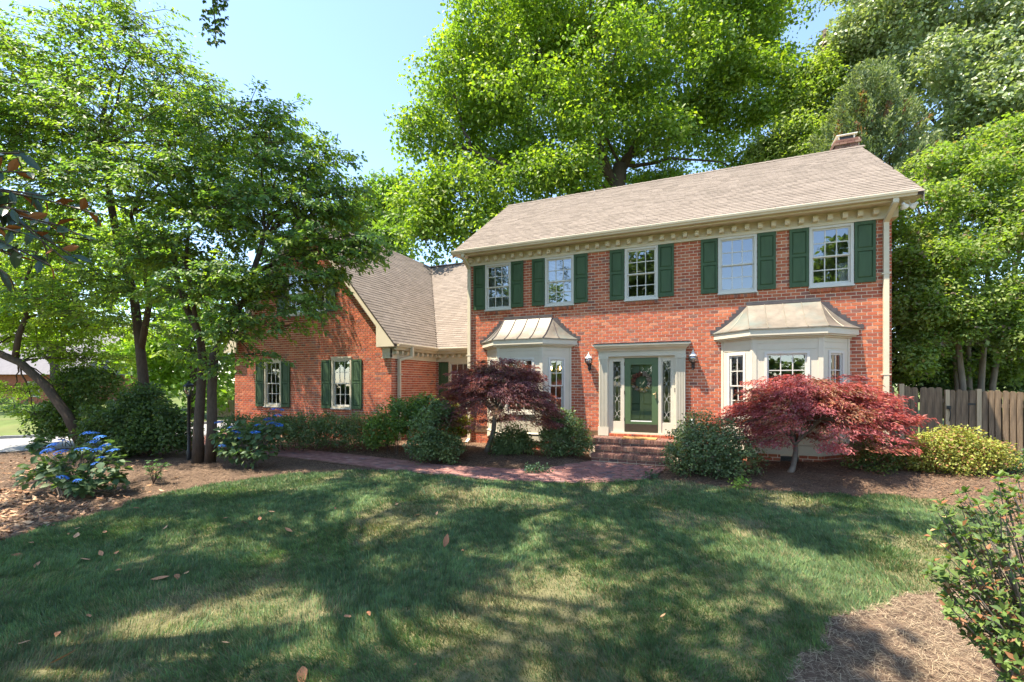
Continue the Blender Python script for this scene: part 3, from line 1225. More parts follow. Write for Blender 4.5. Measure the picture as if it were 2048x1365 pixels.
make_shutter(Matrix.Translation((cc - .475 - .225, CY - .002, 1.42)), .40, 1.69)

# ------------------------------------------------------------------ bay windows
BODY = [(-1.36, 0), (-.71, -.67), (.71, -.67), (1.36, 0)]


def bay(cx_, seams, ribs):
    Mb = Matrix.Translation((cx_, FY, 0))
    z0, z1 = .645, 3.43
    body = MB()
    part = None
    frames = []
    for k in range(3):
        p, q = BODY[k], BODY[k + 1]
        ln = math.hypot(q[0] - p[0], q[1] - p[1])
        ang = math.atan2(q[1] - p[1], q[0] - p[0])
        Mx = Mb @ Matrix.Translation(((p[0] + q[0]) / 2, (p[1] + q[1]) / 2, 0)) @ Matrix.Rotation(ang, 4, 'Z')
        ww_, wz0, wz1 = (.92, 1.44, 3.06) if k == 1 else (.54, 1.44, 3.06)
        body.M = Mx
        L2 = ln / 2
        # panel around the opening
        for (a0, a1, b0, b1) in ((-L2, -ww_ / 2 + .01, z0, z1), (ww_ / 2 - .01, L2, z0, z1), (-ww_ / 2 + .01, ww_ / 2 - .01, wz1 - .01, z1), (-ww_ / 2 + .01, ww_ / 2 - .01, z0, wz0 + .01)):
            body.add([(a0, 0, b0), (a1, 0, b0), (a1, 0, b1), (a0, 0, b1), (a0, .06, b0), (a1, .06, b0), (a1, .06, b1), (a0, .06, b1)], [(0, 1, 2, 3), (7, 6, 5, 4), (3, 2, 6, 7), (0, 4, 5, 1)])
        # corner boards, rails and panel mouldings, proud of the skin
        cb = .085 if k == 1 else .05
        body.box(-L2 - .012, -L2 + cb, -.016, -.0005, z0 + .21, z1 - .003)
        body.box(L2 - cb, L2 + .012, -.016, -.0005, z0 + .21, z1 - .003)
        body.box(-L2 - .016, L2 + .016, -.024, -.0006, z0 + .002, z0 + .20)
        body.prism([(-.04, z0 + .2005), (0, z0 + .2005), (0, z0 + .235), (-.028, z0 + .222)], 'x', -L2 - .02, L2 + .02)
        for zz in (3.26, 3.115, 1.35):
            body.box(-L2 + cb + .03, L2 - cb - .03, -.010, -.0004, zz, zz + .014)
        for xx in (-L2 + cb + .03, L2 - cb - .045):
            body.box(xx, xx + .014, -.010, -.0004, .95, 1.349)
        frames.append((Mx, ww_, wz0, wz1, 3 if k == 1 else 2))
    b = body.build('bay_window', M_['stonetrim'], house)
    for (Mx, ww_, wz0, wz1, cn) in frames:
        make_window(Mx @ Matrix.Translation((0, 0, wz0)), ww_, wz1 - wz0, cn, 2, None, casing=.055, part=b, out=.022)
    # cornice board and soffit following the three sides

    def ring(off):
        k = off * math.tan(math.radians(22.9))
        return [(-1.36 - off * 1.0 - k * .45, 0), (-.71 - k, -.67 - off), (.71 + k, -.67 - off), (1.36 + off * 1.0 + k * .45, 0)]

    cb = MB(Mb)
    for off, za, zb in ((.165, 3.44, 3.60), (.12, 3.405, 3.44), (.05, 3.37, 3.405)):
        rg = ring(off)
        pts = [(p[0], p[1]) for p in rg]
        cb.prism(pts, 'z', za + .001, zb)
    cb.build('cornice', M_['stonetrim'], b)
    # flared copper roof
    top = [(-.785, -.02), (-.785, -.02), (.785, -.02), (.785, -.02)]
    bot = ring(.195)
    n = 10
    zt, zb = 4.27, 3.605

    def curve(k, t):
        a_, c_ = top[k], bot[k]
        return Vector((a_[0] + (c_[0] - a_[0]) * t, a_[1] + (c_[1] - a_[1]) * t if k in (1, 2) else -.005, zb + (zt - zb) * (1 - t) ** 1.38 + .012 * (1 if t < 1 else 0)))

    rb = MB(Mb)
    G = [[curve(k, i / n) for i in range(n + 1)] for k in range(4)]
    for k in range(3):
        m_ = 6
        for i in range(n):
            for j in range(m_):
                q4 = []
                for (ii_, jj) in ((i, j), (i, j + 1), (i + 1, j + 1), (i + 1, j)):
                    q4.append(G[k][ii_].lerp(G[k + 1][ii_], jj / m_))
                if (q4[0] - q4[1]).length < 1e-5:
                    rb.add([q4[0], q4[2], q4[3]], [(0, 1, 2)])
                else:
                    rb.add(q4, [(0, 1, 2, 3)])
    for k in range(3):
        rb.add([G[k][n], G[k + 1][n], G[k + 1][n] - Vector((0, 0, .022)), G[k][n] - Vector((0, 0, .022))], [(0, 1, 2, 3)])
    rb.build('bay_roof', M_['copper'], b)
    sbm = MB(Mb)
    r = .017 if ribs else .008
    for k in (1, 2):
        sbm.tube([p + Vector((0, -.004, .006)) for p in G[k]], r, 5)
    for fr_ in seams:
        sbm.tube([G[1][i].lerp(G[2][i], fr_) + Vector((0, -.004, .005)) for i in range(n + 1)], r, 5)
    for kk in (0, 2):
        fr_ = .45
        sbm.tube([G[kk][i].lerp(G[kk + 1][i], fr_) + Vector((0, -.002, .006)) for i in range(2, n + 1)], r * .9, 5)
    sbm.build('seam', M_['lead'] if ribs else solid('seam_copper', (.25, .22, .17), .5, .2, 5, metal=.3), b)
    # stepped flashing on the wall
    fb = MB(Mb)
    fb.box(-.80, .80, -.03, -.008, zt + .015, zt + .095)
    for sx in (-1, 1):
        for i in range(8):
            zc = 3.62 + i * CRS
            tq = 1 - max(0.0, (zc - zb) / (zt - zb)) ** (1 / 1.38)
            p = curve(3, tq)
            xa, xb = p.x - .14, p.x + .10 + .02 * (i % 2)
            if sx < 0:
                xa, xb = -xb, -xa
            fb.box(xa, xb, -.016 - .0015 * i, -.008, zc - .03, zc + CRS * .95)
    fb.build('flashing', M_['lead'], b)
    return b


bay(BAYS[0], (.25, .5, .75), True)
bay(BAYS[1], (.25, .5, .75), False)
# crawl-space vents in the bay foundations
for bcx in BAYS:
    mb = MB(Matrix.Translation((bcx - .71 * .97 + .75, FY - .63, 0)))
    for k in range(6):
        mb.box(-.2, .17, -.006, .03, .425 + k * .029, .437 + k * .029)
    mb.box(-.21, .18, .03, .04, .42, .6)
    mb.build('foundation_vent', M_['black'], house)

# ------------------------------------------------------------------ entrance
DC = -1.70
MD = Matrix.Translation((DC, FY, 0))
mb = MB(MD)
for sx in (-1, 1):
    a0, a1 = sorted((sx * .90, sx * 1.155))
    mb.box(a0, a1, -.10, -.001, .84, 3.05)
    mb.box(a0 - .02, a1 + .02, -.125, -.001, .835, 1.08)
    mb.box(a0 - .015, a1 + .015, -.12, -.001, 2.99, 3.06)
    for i in range(6):           # flutes: raised fillets between grooves
        xx = a0 + .018 + i * (a1 - a0 - .036 - .018) / 5
        mb.box(xx, xx + .018, -.118, -.1005, 1.085, 2.985)
door_sur = mb.build('pilaster', M_['stonetrim'], house)
mb = MB(MD)
mb.box(-1.16, 1.16, -.11, -.001, 3.062, 3.19)
mb.box(-1.165, 1.165, -.125, -.001, 3.191, 3.215)
x = -1.15
while x < 1.14:
    mb.box(x, x + .022, -.14, -.1255, 3.192, 3.225)
    x += .042
prof = [(-.001, 3.216), (-.15, 3.216), (-.16, 3.235), (-.19, 3.26), (-.24, 3.285), (-.27, 3.32), (-.275, 3.345), (-.32, 3.35), (-.32, 3.395), (-.001, 3.41)]
vs_l, n = [], len(prof)
for sx in (-1, 1):
    for (yy, zz) in prof:
        vs_l.append((sx * (1.15 + max(0, -yy - .13) * .75), yy, zz))
mb.add(vs_l, [tuple(range(n)), tuple(range(n, 2 * n))[::-1]] + [(i, n + i, n + (i + 1) % n, (i + 1) % n) for i in range(n)])
mb.build('entablature', M_['stonetrim'], house)
mb = MB(MD)
mb.box(-1.29, 1.29, -.335, -.002, 3.4115, 3.425)
mb.build('cap_flashing', M_['lead'], house)
# frame with sidelights
mb = MB(MD)
Z0, Z1 = .95, 3.02
for a0, a1 in ((-.90, -.80), (-.535, -.455), (.455, .535), (.80, .90)):
    mb.box(a0, a1, -.02, .12, Z0, 3.06)
mb.box(-.80, .80, -.019, .119, Z1, 3.059)
for sx in (-1, 1):
    a0, a1 = sorted((sx * .535, sx * .80))
    mb.box(a0, a1, .0, .09, Z0, 1.24)
    mb.box(a0, a1, .0, .09, 2.93, Z1)
    mb.box(a0, a0 + .028, .001, .089, 1.24, 2.93)
    mb.box(a1 - .028, a1, .001, .089, 1.24, 2.93)
mb.box(-.90, .90, -.06, .12, .905, .949)
dframe = mb.build('door_frame', M_['stonetrim'], house)
for sx in (-1, 1):
    xc = sx * .6675
    pb = MB(MD)
    pb.add([(xc - .11, .045, 1.24), (xc + .11, .045, 1.24), (xc + .11, .045, 2.93), (xc - .11, .045, 2.93)], [(0, 1, 2, 3)])
    sl = pb.build('sidelight', M_['stormglass'], dframe)
    cb = MB(MD)
    n = 4
    for i in range(n + 1):
        zc = 1.24 + (2.93 - 1.24) * i / n
        for s2 in (-1, 1):
            pts = []
            for k in range(13):
                an = math.pi * (k / 12 - .5)
                zz = zc + math.sin(an) * .30
                if 1.245 < zz < 2.925:
                    pts.append((xc + s2 * (.105 - math.cos(an) * .16), .040, zz))
            if len(pts) > 1:
                cb.tube(pts, .0045, 5)
    cb.tube([(xc - .085, .04, 1.25), (xc - .085, .04, 2.92)], .004, 4)
    cb.tube([(xc + .085, .04, 1.25), (xc + .085, .04, 2.92)], .004, 4)
    cb.build('lead_came', solid('lead_came_grey', (.36, .35, .32), .5, .1, 8), dframe)
# storm door
mb = MB(MD)
for a0, a1 in ((-.45, -.285), (.285, .45)):
    mb.box(a0, a1, -.010, .03, .96, 3.01)
mb.box(-.285, .285, -.0095, .0295, 2.83, 3.01)
mb.box(-.285, .285, -.0095, .0295, .96, 1.25)
sd = mb.build('storm_door', M_['doorgreen'], house)
mb = MB(MD)
mb.box(-.435, .435, -.016, -.0105, .975, 1.18)
mb.build('kick_plate', M_['bronze'], sd)
mb = MB(MD)
mb.box(-.285, .285, -.005, .025, 1.2505, 1.275)
mb.build('glass_stop', M_['white'], sd)
pb = MB(MD)
pb.add([(-.285, .012, 1.27), (.285, .012, 1.27), (.285, .012, 2.83), (-.285, .012, 2.83)], [(0, 1, 2, 3)])
pb.build('pane', M_['stormglass'], sd)
mb = MB(MD)
mb.box(.375, .405, -.035, -.011, 1.90, 2.08)
mb.tube([(.39, -.04, 2.03), (.39, -.075, 2.03), (.33, -.075, 2.01)], .012, 6)
mb.build('handle', M_['brass'], sd)
mb = MB(MD)
for zz in (1.25, 2.0, 2.8):
    mb.box(-.462, -.44, -.02, -.0105, zz, zz + .1)
mb.build('hinge', M_['bronze'], sd)
mb = MB(MD)
mb.box(-.44, .44, .16, .20, .955, 3.01)
idoor = mb.build('inner_door', M_['doorgreen'], house)
for (z0, z1) in ((1.1, 1.6), (1.72, 2.5), (2.58, 2.9)):
    for a0, a1 in ((-.33, -.04), (.04, .33)):
        b_ = .03
        pb = MB(MD)
        pb.add([(a0, .159, z0), (a1, .159, z0), (a1, .159, z1), (a0, .159, z1), (a0 + b_, .145, z0 + b_), (a1 - b_, .145, z0 + b_), (a1 - b_, .145, z1 - b_), (a0 + b_, .145, z1 - b_)],
               [(4, 5, 6, 7), (0, 1, 5, 4), (1, 2, 6, 5), (2, 3, 7, 6), (3, 0, 4, 7)])
        pb.build('panel', M_['doorgreen'], idoor)

# door bell and outlet
mb = MB(MD)
mb.bevbox(.875, .897, -.04, -.0205, 2.08, 2.19, .004)
mb.build('door_bell', M_['black'], house)
mb = MB()
mb.bevbox(-.42, -.33, FY - .05, FY - .012, 1.22, 1.36, .01)
mb.build('outlet_cover', M_['white'], house)

# chimney
mb = MB()
ch = (3.72, 4.36, 17.35, 18.1)
mb.box(ch[0] + .01, ch[1] - .01, ch[2] + .01, ch[3] - .01, .1, 10.02)
chim = mb.build('chimney', M_['mortar'], house)
mb = MB()
zc = 8.8
r = 0
while zc < 10.0:
    for (a0, a1, yy, sgn) in ((ch[0], ch[1], ch[2], 0), ):
        x = a0 - (BL / 2 if r % 2 else 0)
        while x < a1:
            xa, xb = max(x + .005, a0), min(x + BL - .005, a1)
            if xb - xa > .03:
                ex = .03 if zc > 9.78 else 0
                mb.box(xa - (ex if xa == a0 else 0), xb + (ex if xb == a1 else 0), yy - ex, yy + .05, zc + .005, zc + CRS - .005, step_col())
            x += BL
        mb.box(a0 - (.03 if zc > 9.78 else 0), a0 + .05, yy + .06, ch[3], zc + .005, zc + CRS - .005, step_col())
        mb.box(a1 - .05, a1 + (.03 if zc > 9.78 else 0), yy + .06, ch[3], zc + .005, zc + CRS - .005, step_col())
    zc += CRS
    r += 1
tag(mb.build('bricks', M_['brick'], chim), kind='stuff')
mb = MB()
for (xx, yy) in ((3.84, 17.47), (4.24, 17.47), (3.84, 17.98), (4.24, 17.98)):
    mb.box(xx - .012, xx + .012, yy - .012, yy + .012, 10.02, 10.19)
mb.box(3.76, 4.32, 17.4, 18.05, 10.191, 10.21)
mb.build('chimney_cap', M_['white'], chim)
mb = MB()
mb.box(3.86, 4.22, 17.5, 17.95, 10.023, 10.18)
mb.build('flue_screen', M_['black'], chim)

# ------------------------------------------------------------------ things at the entrance
steps = thing('brick_steps', (-1.85, 12.0, .25), 'three red brick steps and landing leading up to the green front door', 'steps')
core = MB()
LEV = [(-2.98, -.55, 12.22, .825), (-2.74, -.92, 11.88, .665), (-2.76, -.94, 11.54, .505)]
core.box(-2.97, -.56, 12.235, 12.99, .12, .80)
core.box(-2.73, -.93, 11.895, 12.23, .12, .64)
core.box(-2.75, -.95, 11.555, 11.89, .12, .48)
core.build('step_core', M_['mortar'], steps)
for (x0, x1, yf, zt) in LEV:
    n = int((x1 - x0) / .0795)
    w = (x1 - x0) / n
    dep = .34 if zt < .8 else .30
    for i in range(n):      # rowlock nosing
        m = MB()
        m.bevbox(-w / 2 + .004, w / 2 - .004, -.018, dep - .165, -.095, 0, .004, step_col())
        o = m.build('brick', M_['brick'], steps)
        o.location = (x0 + w * (i + .5), yf, zt + brng.uniform(-.002, .002))
        if i % 1 == 0:
            m = MB()
            m.box(-w / 2 + .004, w / 2 - .004, 0, .15, -.06, 0, step_col())
            o = m.build('brick', M_['brick'], steps)
            o.location = (x0 + w * (i + .5), yf + dep - .16, zt + brng.uniform(-.002, .002) - .001)
    n2 = int((x1 - x0) / .205)
    w2 = (x1 - x0) / n2
    for zz in ([zt - .175] if zt > .6 else [zt - .175, zt - .255]):
        for i in range(n2):
            m = MB()
            m.bevbox(-w2 / 2 + .005, w2 / 2 - .005, 0, .03, 0, .068, .004, step_col())
            o = m.build('brick', M_['brick'], steps)
            o.location = (x0 + w2 * (i + .5), yf + .004, zz)
# landing field of bricks and the sill course under the door
yy = 12.55
while yy < 12.85:
    x = -2.97
    while x < -.57:
        m = MB()
        m.box(0, .19, 0, .09, -.05, 0, step_col())
        o = m.build('brick', M_['brick'], steps)
        o.location = (x, yy, .826 + brng.uniform(-.002, .002))
        x += .2
    yy += .1
n = 28
for i in range(n):
    m = MB()
    m.bevbox(-.028, .028, 0, .14, 0, .085, .004, brick_col(1.0))
    o = m.build('brick', M_['brick'], steps)
    o.location = (DC - .86 + 1.72 * (i + .5) / n, 12.855, .818)

mb = MB()
mb.box(-2.12, -1.24, 12.30, 12.78, .835, .853)
tag(mb.build('door_mat', M_['mat']), 'tan coir mat lying on the brick landing before the door', 'door mat')

# wreath
wr = thing('wreath', (DC, FY + .09, 2.36), 'round wreath of dried red, pink and tan leaves behind the storm glass', 'wreath')
mb = MB()
ring_pts = [(DC + .20 * math.cos(a_ * math.pi / 12), FY + .085, 2.35 + .20 * math.sin(a_ * math.pi / 12)) for a_ in range(25)]
mb.tube(ring_pts, .035, 6)
mb.build('ring', solid('wreath_vine', (.10, .05, .03), .9, .3, 20), wr)
wrng = np.random.default_rng(3)
lm = {}
for k, c in enumerate([(.16, .035, .03), (.22, .07, .05), (.36, .20, .17), (.42, .30, .26), (.38, .20, .08), (.30, .10, .06)]):
    m = MB()
    m.add([(0, 0, 0), (.022, -.008, .035), (0, -.016, .085), (-.022, -.008, .035)], [(0, 1, 2), (0, 2, 3)], c)
    lm[k] = m.mesh('dried_leaf', M_['dryleaf'])
for i in range(150):
    an = wrng.uniform(0, 2 * math.pi)
    r = wrng.uniform(.14, .25)
    deg = math.degrees(an)
    k = int(wrng.choice([2, 3])) if deg < 80 or deg > 320 else int(wrng.choice([4, 3])) if deg > 200 else int(wrng.choice([0, 1, 5]))
    o = link('dried_leaf', lm[k], wr)
    o.location = (DC + r * math.cos(an), FY + .085 - wrng.uniform(.02, .05), 2.35 + r * math.sin(an))
    o.rotation_euler = (wrng.uniform(-.5, .3), -(an - math.pi / 2) + wrng.uniform(-.9, .9), wrng.uniform(-.4, .4))


def wall_lantern(x, label):
    t_ = thing('wall_lantern', (x, FY - .01, 2.7), label, 'wall lantern', 'lanterns beside the front door')
    y = FY - .16
    m = MB()
    m.lathe([(.0, 3.02), (.10, 3.02), (.105, 3.035), (.085, 3.06), (.05, 3.10), (.035, 3.11), (.03, 3.13), (.012, 3.14), (.018, 3.16), (.006, 3.19), (.0, 3.21)], x, y, 16)
    m.build('lid', M_['white'], t_, True)
    m = MB()
    m.lathe([(.055, 2.87), (.095, 2.91), (.105, 2.97), (.098, 3.02)], x, y, 16)
    m.build('globe', M_['lantglass'], t_, True)
    m = MB()
    for k in range(6):
        an = k * math.pi / 3
        pts = [(x + r * math.cos(an), y + r * math.sin(an), z) for r, z in ((.057, 2.87), (.098, 2.91), (.108, 2.97), (.100, 3.02))]
        m.tube(pts, .005, 4)
    m.lathe([(.0, 2.80), (.02, 2.80), (.035, 2.83), (.06, 2.86), (.06, 2.875), (.0, 2.88)], x, y, 14)
    m.build('cage', M_['black'], t_)
    m = MB()
    m.tube([(x, y, 2.81), (x, y, 2.74), (x, y + .02, 2.69), (x, y + .08, 2.67), (x, y + .12, 2.74), (x, FY - .02, 2.80)], [.015, .02, .018, .014, .014, .014], 8)
    m.box(x - .04, x + .04, FY - .03, FY - .011, 2.70, 2.92)
    m.lathe([(.0, 2.66), (.012, 2.67), (.018, 2.69), (.0, 2.71)], x, y, 8)
    m.build('bracket', M_['black'], t_)
    m = MB()
    m.lathe([(.012, 2.88), (.016, 2.90), (.016, 2.96), (.004, 2.985)], x, y, 8)
    m.build('candle_bulb', M_['white'], t_)


wall_lantern(-3.14, 'white-capped glass wall lantern on brick beside the smaller-windowed bay with dark seams')
wall_lantern(-.36, 'white-capped glass wall lantern on brick next to the bay behind the red maple')

# floodlight under the right eave
fl = thing('flood_light', (4.05, 12.8, 6.25), 'pair of white flood lamps under the eave corner above the downspout', 'flood light')
for k, (dx, dy, ax) in enumerate(((-.07, -.1, -.5), (.10, -.05, .6))):
    m = MB(Matrix.Translation((4.05 + dx, 12.75 + dy, 6.22)) @ Matrix.Rotation(R(58), 4, 'X') @ Matrix.Rotation(ax, 4, 'Y'))
    m.lathe([(.0, .10), (.03, .10), (.035, .06), (.075, -.01), (.08, -.03), (.0, -.03)], 0, 0, 14)
    m.build('lamp_head', M_['white'], fl, True)
m = MB()
m.box(3.99, 4.11, 12.72, 12.82, 6.345, 6.37)
m.tube([(4.02, 12.74, 6.35), (3.98, 12.66, 6.24)], .014, 6)
m.tube([(4.08, 12.74, 6.35), (4.13, 12.71, 6.24)], .014, 6)
m.build('mount', M_['white'], fl)

# lamps seen through the glass
chd = thing('chandelier', (-4.6, 14.6, 2.9), 'lit candle chandelier seen through the bay window behind the purple maple', 'chandelier')
m = MB()
m.tube([(-4.6, 14.6, 3.6), (-4.6, 14.6, 2.65)], .015, 6)
for k in range(6):
    an = k * math.pi / 3
    m.tube([(-4.6, 14.6, 2.7), (-4.6 + .15 * math.cos(an), 14.6 + .15 * math.sin(an), 2.62), (-4.6 + .3 * math.cos(an), 14.6 + .3 * math.sin(an), 2.74)], .01, 5)
m.build('frame', M_['brass'], chd)
for k in range(6):
    an = k * math.pi / 3
    m = MB()
    m.lathe([(.006, 2.76), (.02, 2.80), (.018, 2.83), (.002, 2.88)], -4.6 + .3 * math.cos(an), 14.6 + .3 * math.sin(an), 8)
    m.build('bulb', M_['shade'], chd)
cl = thing('ceiling_lamp', (1.0, 14.6, 5.8), 'pale bowl ceiling lamp seen through an upstairs window', 'ceiling lamp')
m = MB()
m.lathe([(.0, 5.62), (.10, 5.64), (.18, 5.70), (.21, 5.76), (.0, 5.765)], 1.0, 14.6, 18)
m.build('bowl', M_['pale_lamp'], cl, True)
m = MB()
m.lathe([(.02, 5.766), (.02, 5.95), (.06, 5.96), (.06, 6.1), (.0, 6.11)], 1.0, 14.6, 12)
m.build('stem', M_['brass'], cl)

# ------------------------------------------------------------------ fence at the right
frng = np.random.default_rng(17)


def picket(name, x, w, zb, zt, y, mat, parent):
    m = MB()
    c = min(.035, w * .3)
    m.prism([(-w / 2, zb), (w / 2, zb), (w / 2, zt - c), (w / 2 - c, zt), (-w / 2 + c, zt), (-w / 2, zt - c)], 'y', -.011, .011)
    o_ = m.build(name, mat, parent)
    o_.location = (x, y, 0)
    o_.rotation_euler = (0, frng.uniform(-.008, .008), frng.uniform(-.02, .02))
    return o_


FYN = 14.0
fence = thing('wooden_fence', (4.6, FYN, .5), 'weathered picket fence panel between the brick house corner and the gate', 'fence')
x = 4.0
while x < 5.18:
    if abs(x - 4.33) > .1:
        picket('board', x, .135, .5, 2.24 + frng.uniform(-.025, .03), FYN, M_['fence'], fence)
    x += .152
for zz in (.75, 1.85):
    m = MB()
    m.box(3.9, 5.2, FYN + .013, FYN + .05, zz, zz + .09)
    m.build('rail', M_['fence'], fence)
m = MB()
m.box(4.28, 4.375, FYN - .10, FYN - .02, .4, 2.30)
m.build('post', M_['fencenew'], fence)
m = MB()
m.box(5.175, 5.25, FYN - .03, FYN + .06, .4, 2.16)
m.build('post', M_['fencenew'], fence)
gate = thing('fence_gate', (5.5, FYN, .6), 'weathered wooden gate with black latch and hinges set in the fence', 'gate')
x = 5.305
for k in range(4):
    picket('board', x, .108, .55, 2.15 + frng.uniform(-.012, .02), FYN, M_['fence'], gate)
    x += .116
for zz in (.8, 1.8):
    m = MB()
    m.box(5.26, 5.71, FYN + .013, FYN + .05, zz, zz + .09)
    m.build('rail', M_['fence'], gate)
m = MB()
m.box(5.19, 5.27, FYN - .05, FYN - .031, 1.70, 1.78)
m.tube([(5.23, FYN - .06, 1.74), (5.25, FYN - .07, 1.60), (5.24, FYN - .05, 1.42)], .012, 5)
m.build('latch', M_['black'], gate)
for zz in (.95, 1.80):
    m = MB()
    m.box(5.58, 5.72, FYN - .02, FYN - .012, zz, zz + .05)
    m.build('hinge', M_['black'], gate)
fence2 = thing('wooden_fence', (6.5, FYN, .6), 'weathered spaced picket fence running from the gate past the myrtle stems', 'fence')
m = MB()
m.box(5.735, 5.815, FYN - .04, FYN + .05, .4, 2.18)
m.build('post', M_['fencenew'], fence2)
x = 5.88
k = 0
while x < 9.0:
    picket('board', x, .092, .55, 2.14 - .012 * (x - 5.9) + frng.uniform(-.02, .02), FYN, M_['fence'], fence2)
    picket('board', x + .06, .092, .55, 2.12 - .012 * (x - 5.9), FYN + .075, M_['fence'], fence2)
    x += .121
    k += 1
for zz in (.8, 1.75):
    m = MB()
    m.box(5.82, 9.1, FYN + .013, FYN + .05, zz, zz + .085)
    m.build('rail', M_['fence'], fence2)

# ------------------------------------------------------------------ lamp post
p = on_ground(378, 921)
lp = thing('lamp_post', p, 'black lamp post with glass lantern beside the twin grey trunks', 'lamp post')
m = MB()
m.lathe([(.05, p.z - .05), (.06, p.z), (.06, p.z + .25), (.045, p.z + .3), (.04, p.z + 1.75), (.055, p.z + 1.77), (.055, p.z + 1.82)], p.x, p.y, 12)
m.build('pole', M_['black'], lp, True)
m = MB()
zt = p.z + 1.82
m.lathe([(.055, zt), (.07, zt + .03), (.11, zt + .12), (.12, zt + .22)], p.x, p.y, 10)
m.build('globe', M_['lantglass'], lp)
m = MB()
for k in range(6):
    an = k * math.pi / 3
    m.tube([(p.x + r * math.cos(an), p.y + r * math.sin(an), z) for r, z in ((.058, zt), (.073, zt + .03), (.113, zt + .12), (.122, zt + .22))], .007, 4)
m.lathe([(.125, zt + .22), (.15, zt + .225), (.12, zt + .27), (.06, zt + .31), (.03, zt + .36), (.0, zt + .40)], p.x, p.y, 12)
m.build('lantern_cap', M_['black'], lp)
m = MB()
m.tube([(p.x, p.y, zt), (p.x, p.y, zt + .14)], .02, 8)
m.build('candle', M_['white'], lp)

# ------------------------------------------------------------------ neighbour's house and fence, far left
nb = thing('neighbour_house', (-48, 22, .2), 'red brick house with long grey roof beyond the drive, half hidden by leaves', 'house')
c0 = at(-120, 768, 42)
MN = Matrix.Translation((c0.x, c0.y, .2)) @ Matrix.Rotation(YAW, 4, 'Z')
m = MB(MN)
m.box(-8, 13, 0, 9, 0, 3.0)
m.build('wall', solid('far_brick', (.30, .10, .06), .9, .2, 3), nb)
m = MB(MN)
m.prism([(-.6, 2.95), (9.6, 2.95), (4.5, 7.3)], 'x', -8.5, 13.5)
m.build('roof', solid('far_roof', (.15, .14, .15), .9, .15, 3), nb)
for xx in (-3, 2, 8):
    m = MB(MN)
    m.box(xx, xx + 1.2, -.04, -.01, .9, 2.3)
    w_ = m.build('window', M_['sash'], nb)
    m = MB(MN)
    m.box(xx + .08, xx + 1.12, -.05, -.041, .98, 2.22)
    m.build('pane', solid('far_pane', (.03, .035, .04), .1, .1, 3, spec=.8), w_)
c1 = at(455, 842, 27)
nf = thing('neighbour_fence', (c1.x, c1.y, .2), 'pale weathered board fence far behind the drive beside the wing corner', 'fence')
for k in range(14):
    m = MB(Matrix.Translation((c1.x, c1.y, .2)) @ Matrix.Rotation(YAW, 4, 'Z'))
    m.prism([(-.9 + k * .17, 0), (-.75 + k * .17, 0), (-.75 + k * .17, 1.38), (-.82 + k * .17, 1.44), (-.9 + k * .17, 1.38)], 'y', 0, .03)
    m.build('board', M_['fencenew'], nf)

# ------------------------------------------------------------------ foliage tools
def norm(a):
    return a / np.maximum(np.linalg.norm(a, axis=1, keepdims=True), 1e-9)


def sphere(rng, n):
    return norm(rng.normal(size=(n, 3)))


def leaf_arrays(P, D, N, L, W, fold=.25, curl=.12):
    D = norm(D)
    S = norm(np.cross(D, N))
    U = np.cross(S, D)
    L = L[:, None]
    hw = L * W
    v0 = P
    v1 = P + D * L * .48 + S * hw + U * hw * fold
    v2 = P + D * L - U * L * curl
    v3 = P + D * L * .48 - S * hw + U * hw * fold
    V_ = np.stack([v0, v1, v2, v3], 1).reshape(-1, 3)
    n = len(P)
    b = np.arange(n)[:, None] * 4
    F_ = np.concatenate([b + np.array([[0, 1, 2]]), b + np.array([[0, 2, 3]])], 1).reshape(-1, 3)
    return V_, F_


def leaves(name, P, D, N, L, W, col, mat, parent, fold=.25, curl=.12):
    V_, F_ = leaf_arrays(P, D, N, L, W, fold, curl)
    me = fast_mesh(name, V_, F_, mat, np.repeat(col, 4, axis=0))
    return link(name, me, parent)


def crown_pts(rng, lobes, n, sub_r, per=55, flat=.6, shell=.45, droop=.25, upb=.55, jit=.45, fill=.6):
    """leaves grouped in clumps that sit in the outer part of ellipsoid lobes"""
    lobes = np.array(lobes, float)
    w = (lobes[:, 3] * lobes[:, 4] * lobes[:, 5]) ** (2 / 3)
    ns = max(len(lobes), int(n / per))
    li = rng.choice(len(lobes), size=ns, p=w / w.sum())
    dirs = sphere(rng, ns)
    fr = shell + (1 - shell) * rng.random(ns) ** fill
    cen = lobes[li, :3] + dirs * fr[:, None] * lobes[li, 3:6]
    sr = sub_r * rng.uniform(.6, 1.35, ns)
    cnt = rng.poisson(per * (sr / sub_r) ** 1.5)
    si = np.repeat(np.arange(ns), cnt)
    m = len(si)
    d2 = sphere(rng, m)
    rr = rng.random(m) ** .45
    P = cen[si] + d2 * (rr * sr[si])[:, None] * np.array([1, 1, flat])
    N = norm(d2 * .5 + np.array([0, 0, upb]) + rng.normal(size=(m, 3)) * jit)
    T = np.cross(N, sphere(rng, m))
    D = norm(norm(T) + d2 * .5 - np.array([0, 0, droop]))
    return P, D, N, si, cen


def leaf_cols(rng, si, pal, sub_j=.22, leaf_j=.18, accent=None):
    pal = np.array(pal, float) * 1.3
    ns = si.max() + 1 if len(si) else 1
    k = rng.integers(len(pal), size=ns)
    c = pal[k] * (1 + rng.uniform(-sub_j, sub_j, (ns, 1)))
    cl = c[si] * (1 + rng.uniform(-leaf_j, leaf_j, (len(si), 1)))
    mixk = rng.random(len(si)) < .25
    cl[mixk] = pal[rng.integers(len(pal), size=mixk.sum())]
    if accent is not None:
        ak = rng.random(len(si)) < accent[1]
        cl[ak] = np.array(accent[0]) * (1 + rng.uniform(-.3, .3, (ak.sum(), 1)))
    return cl


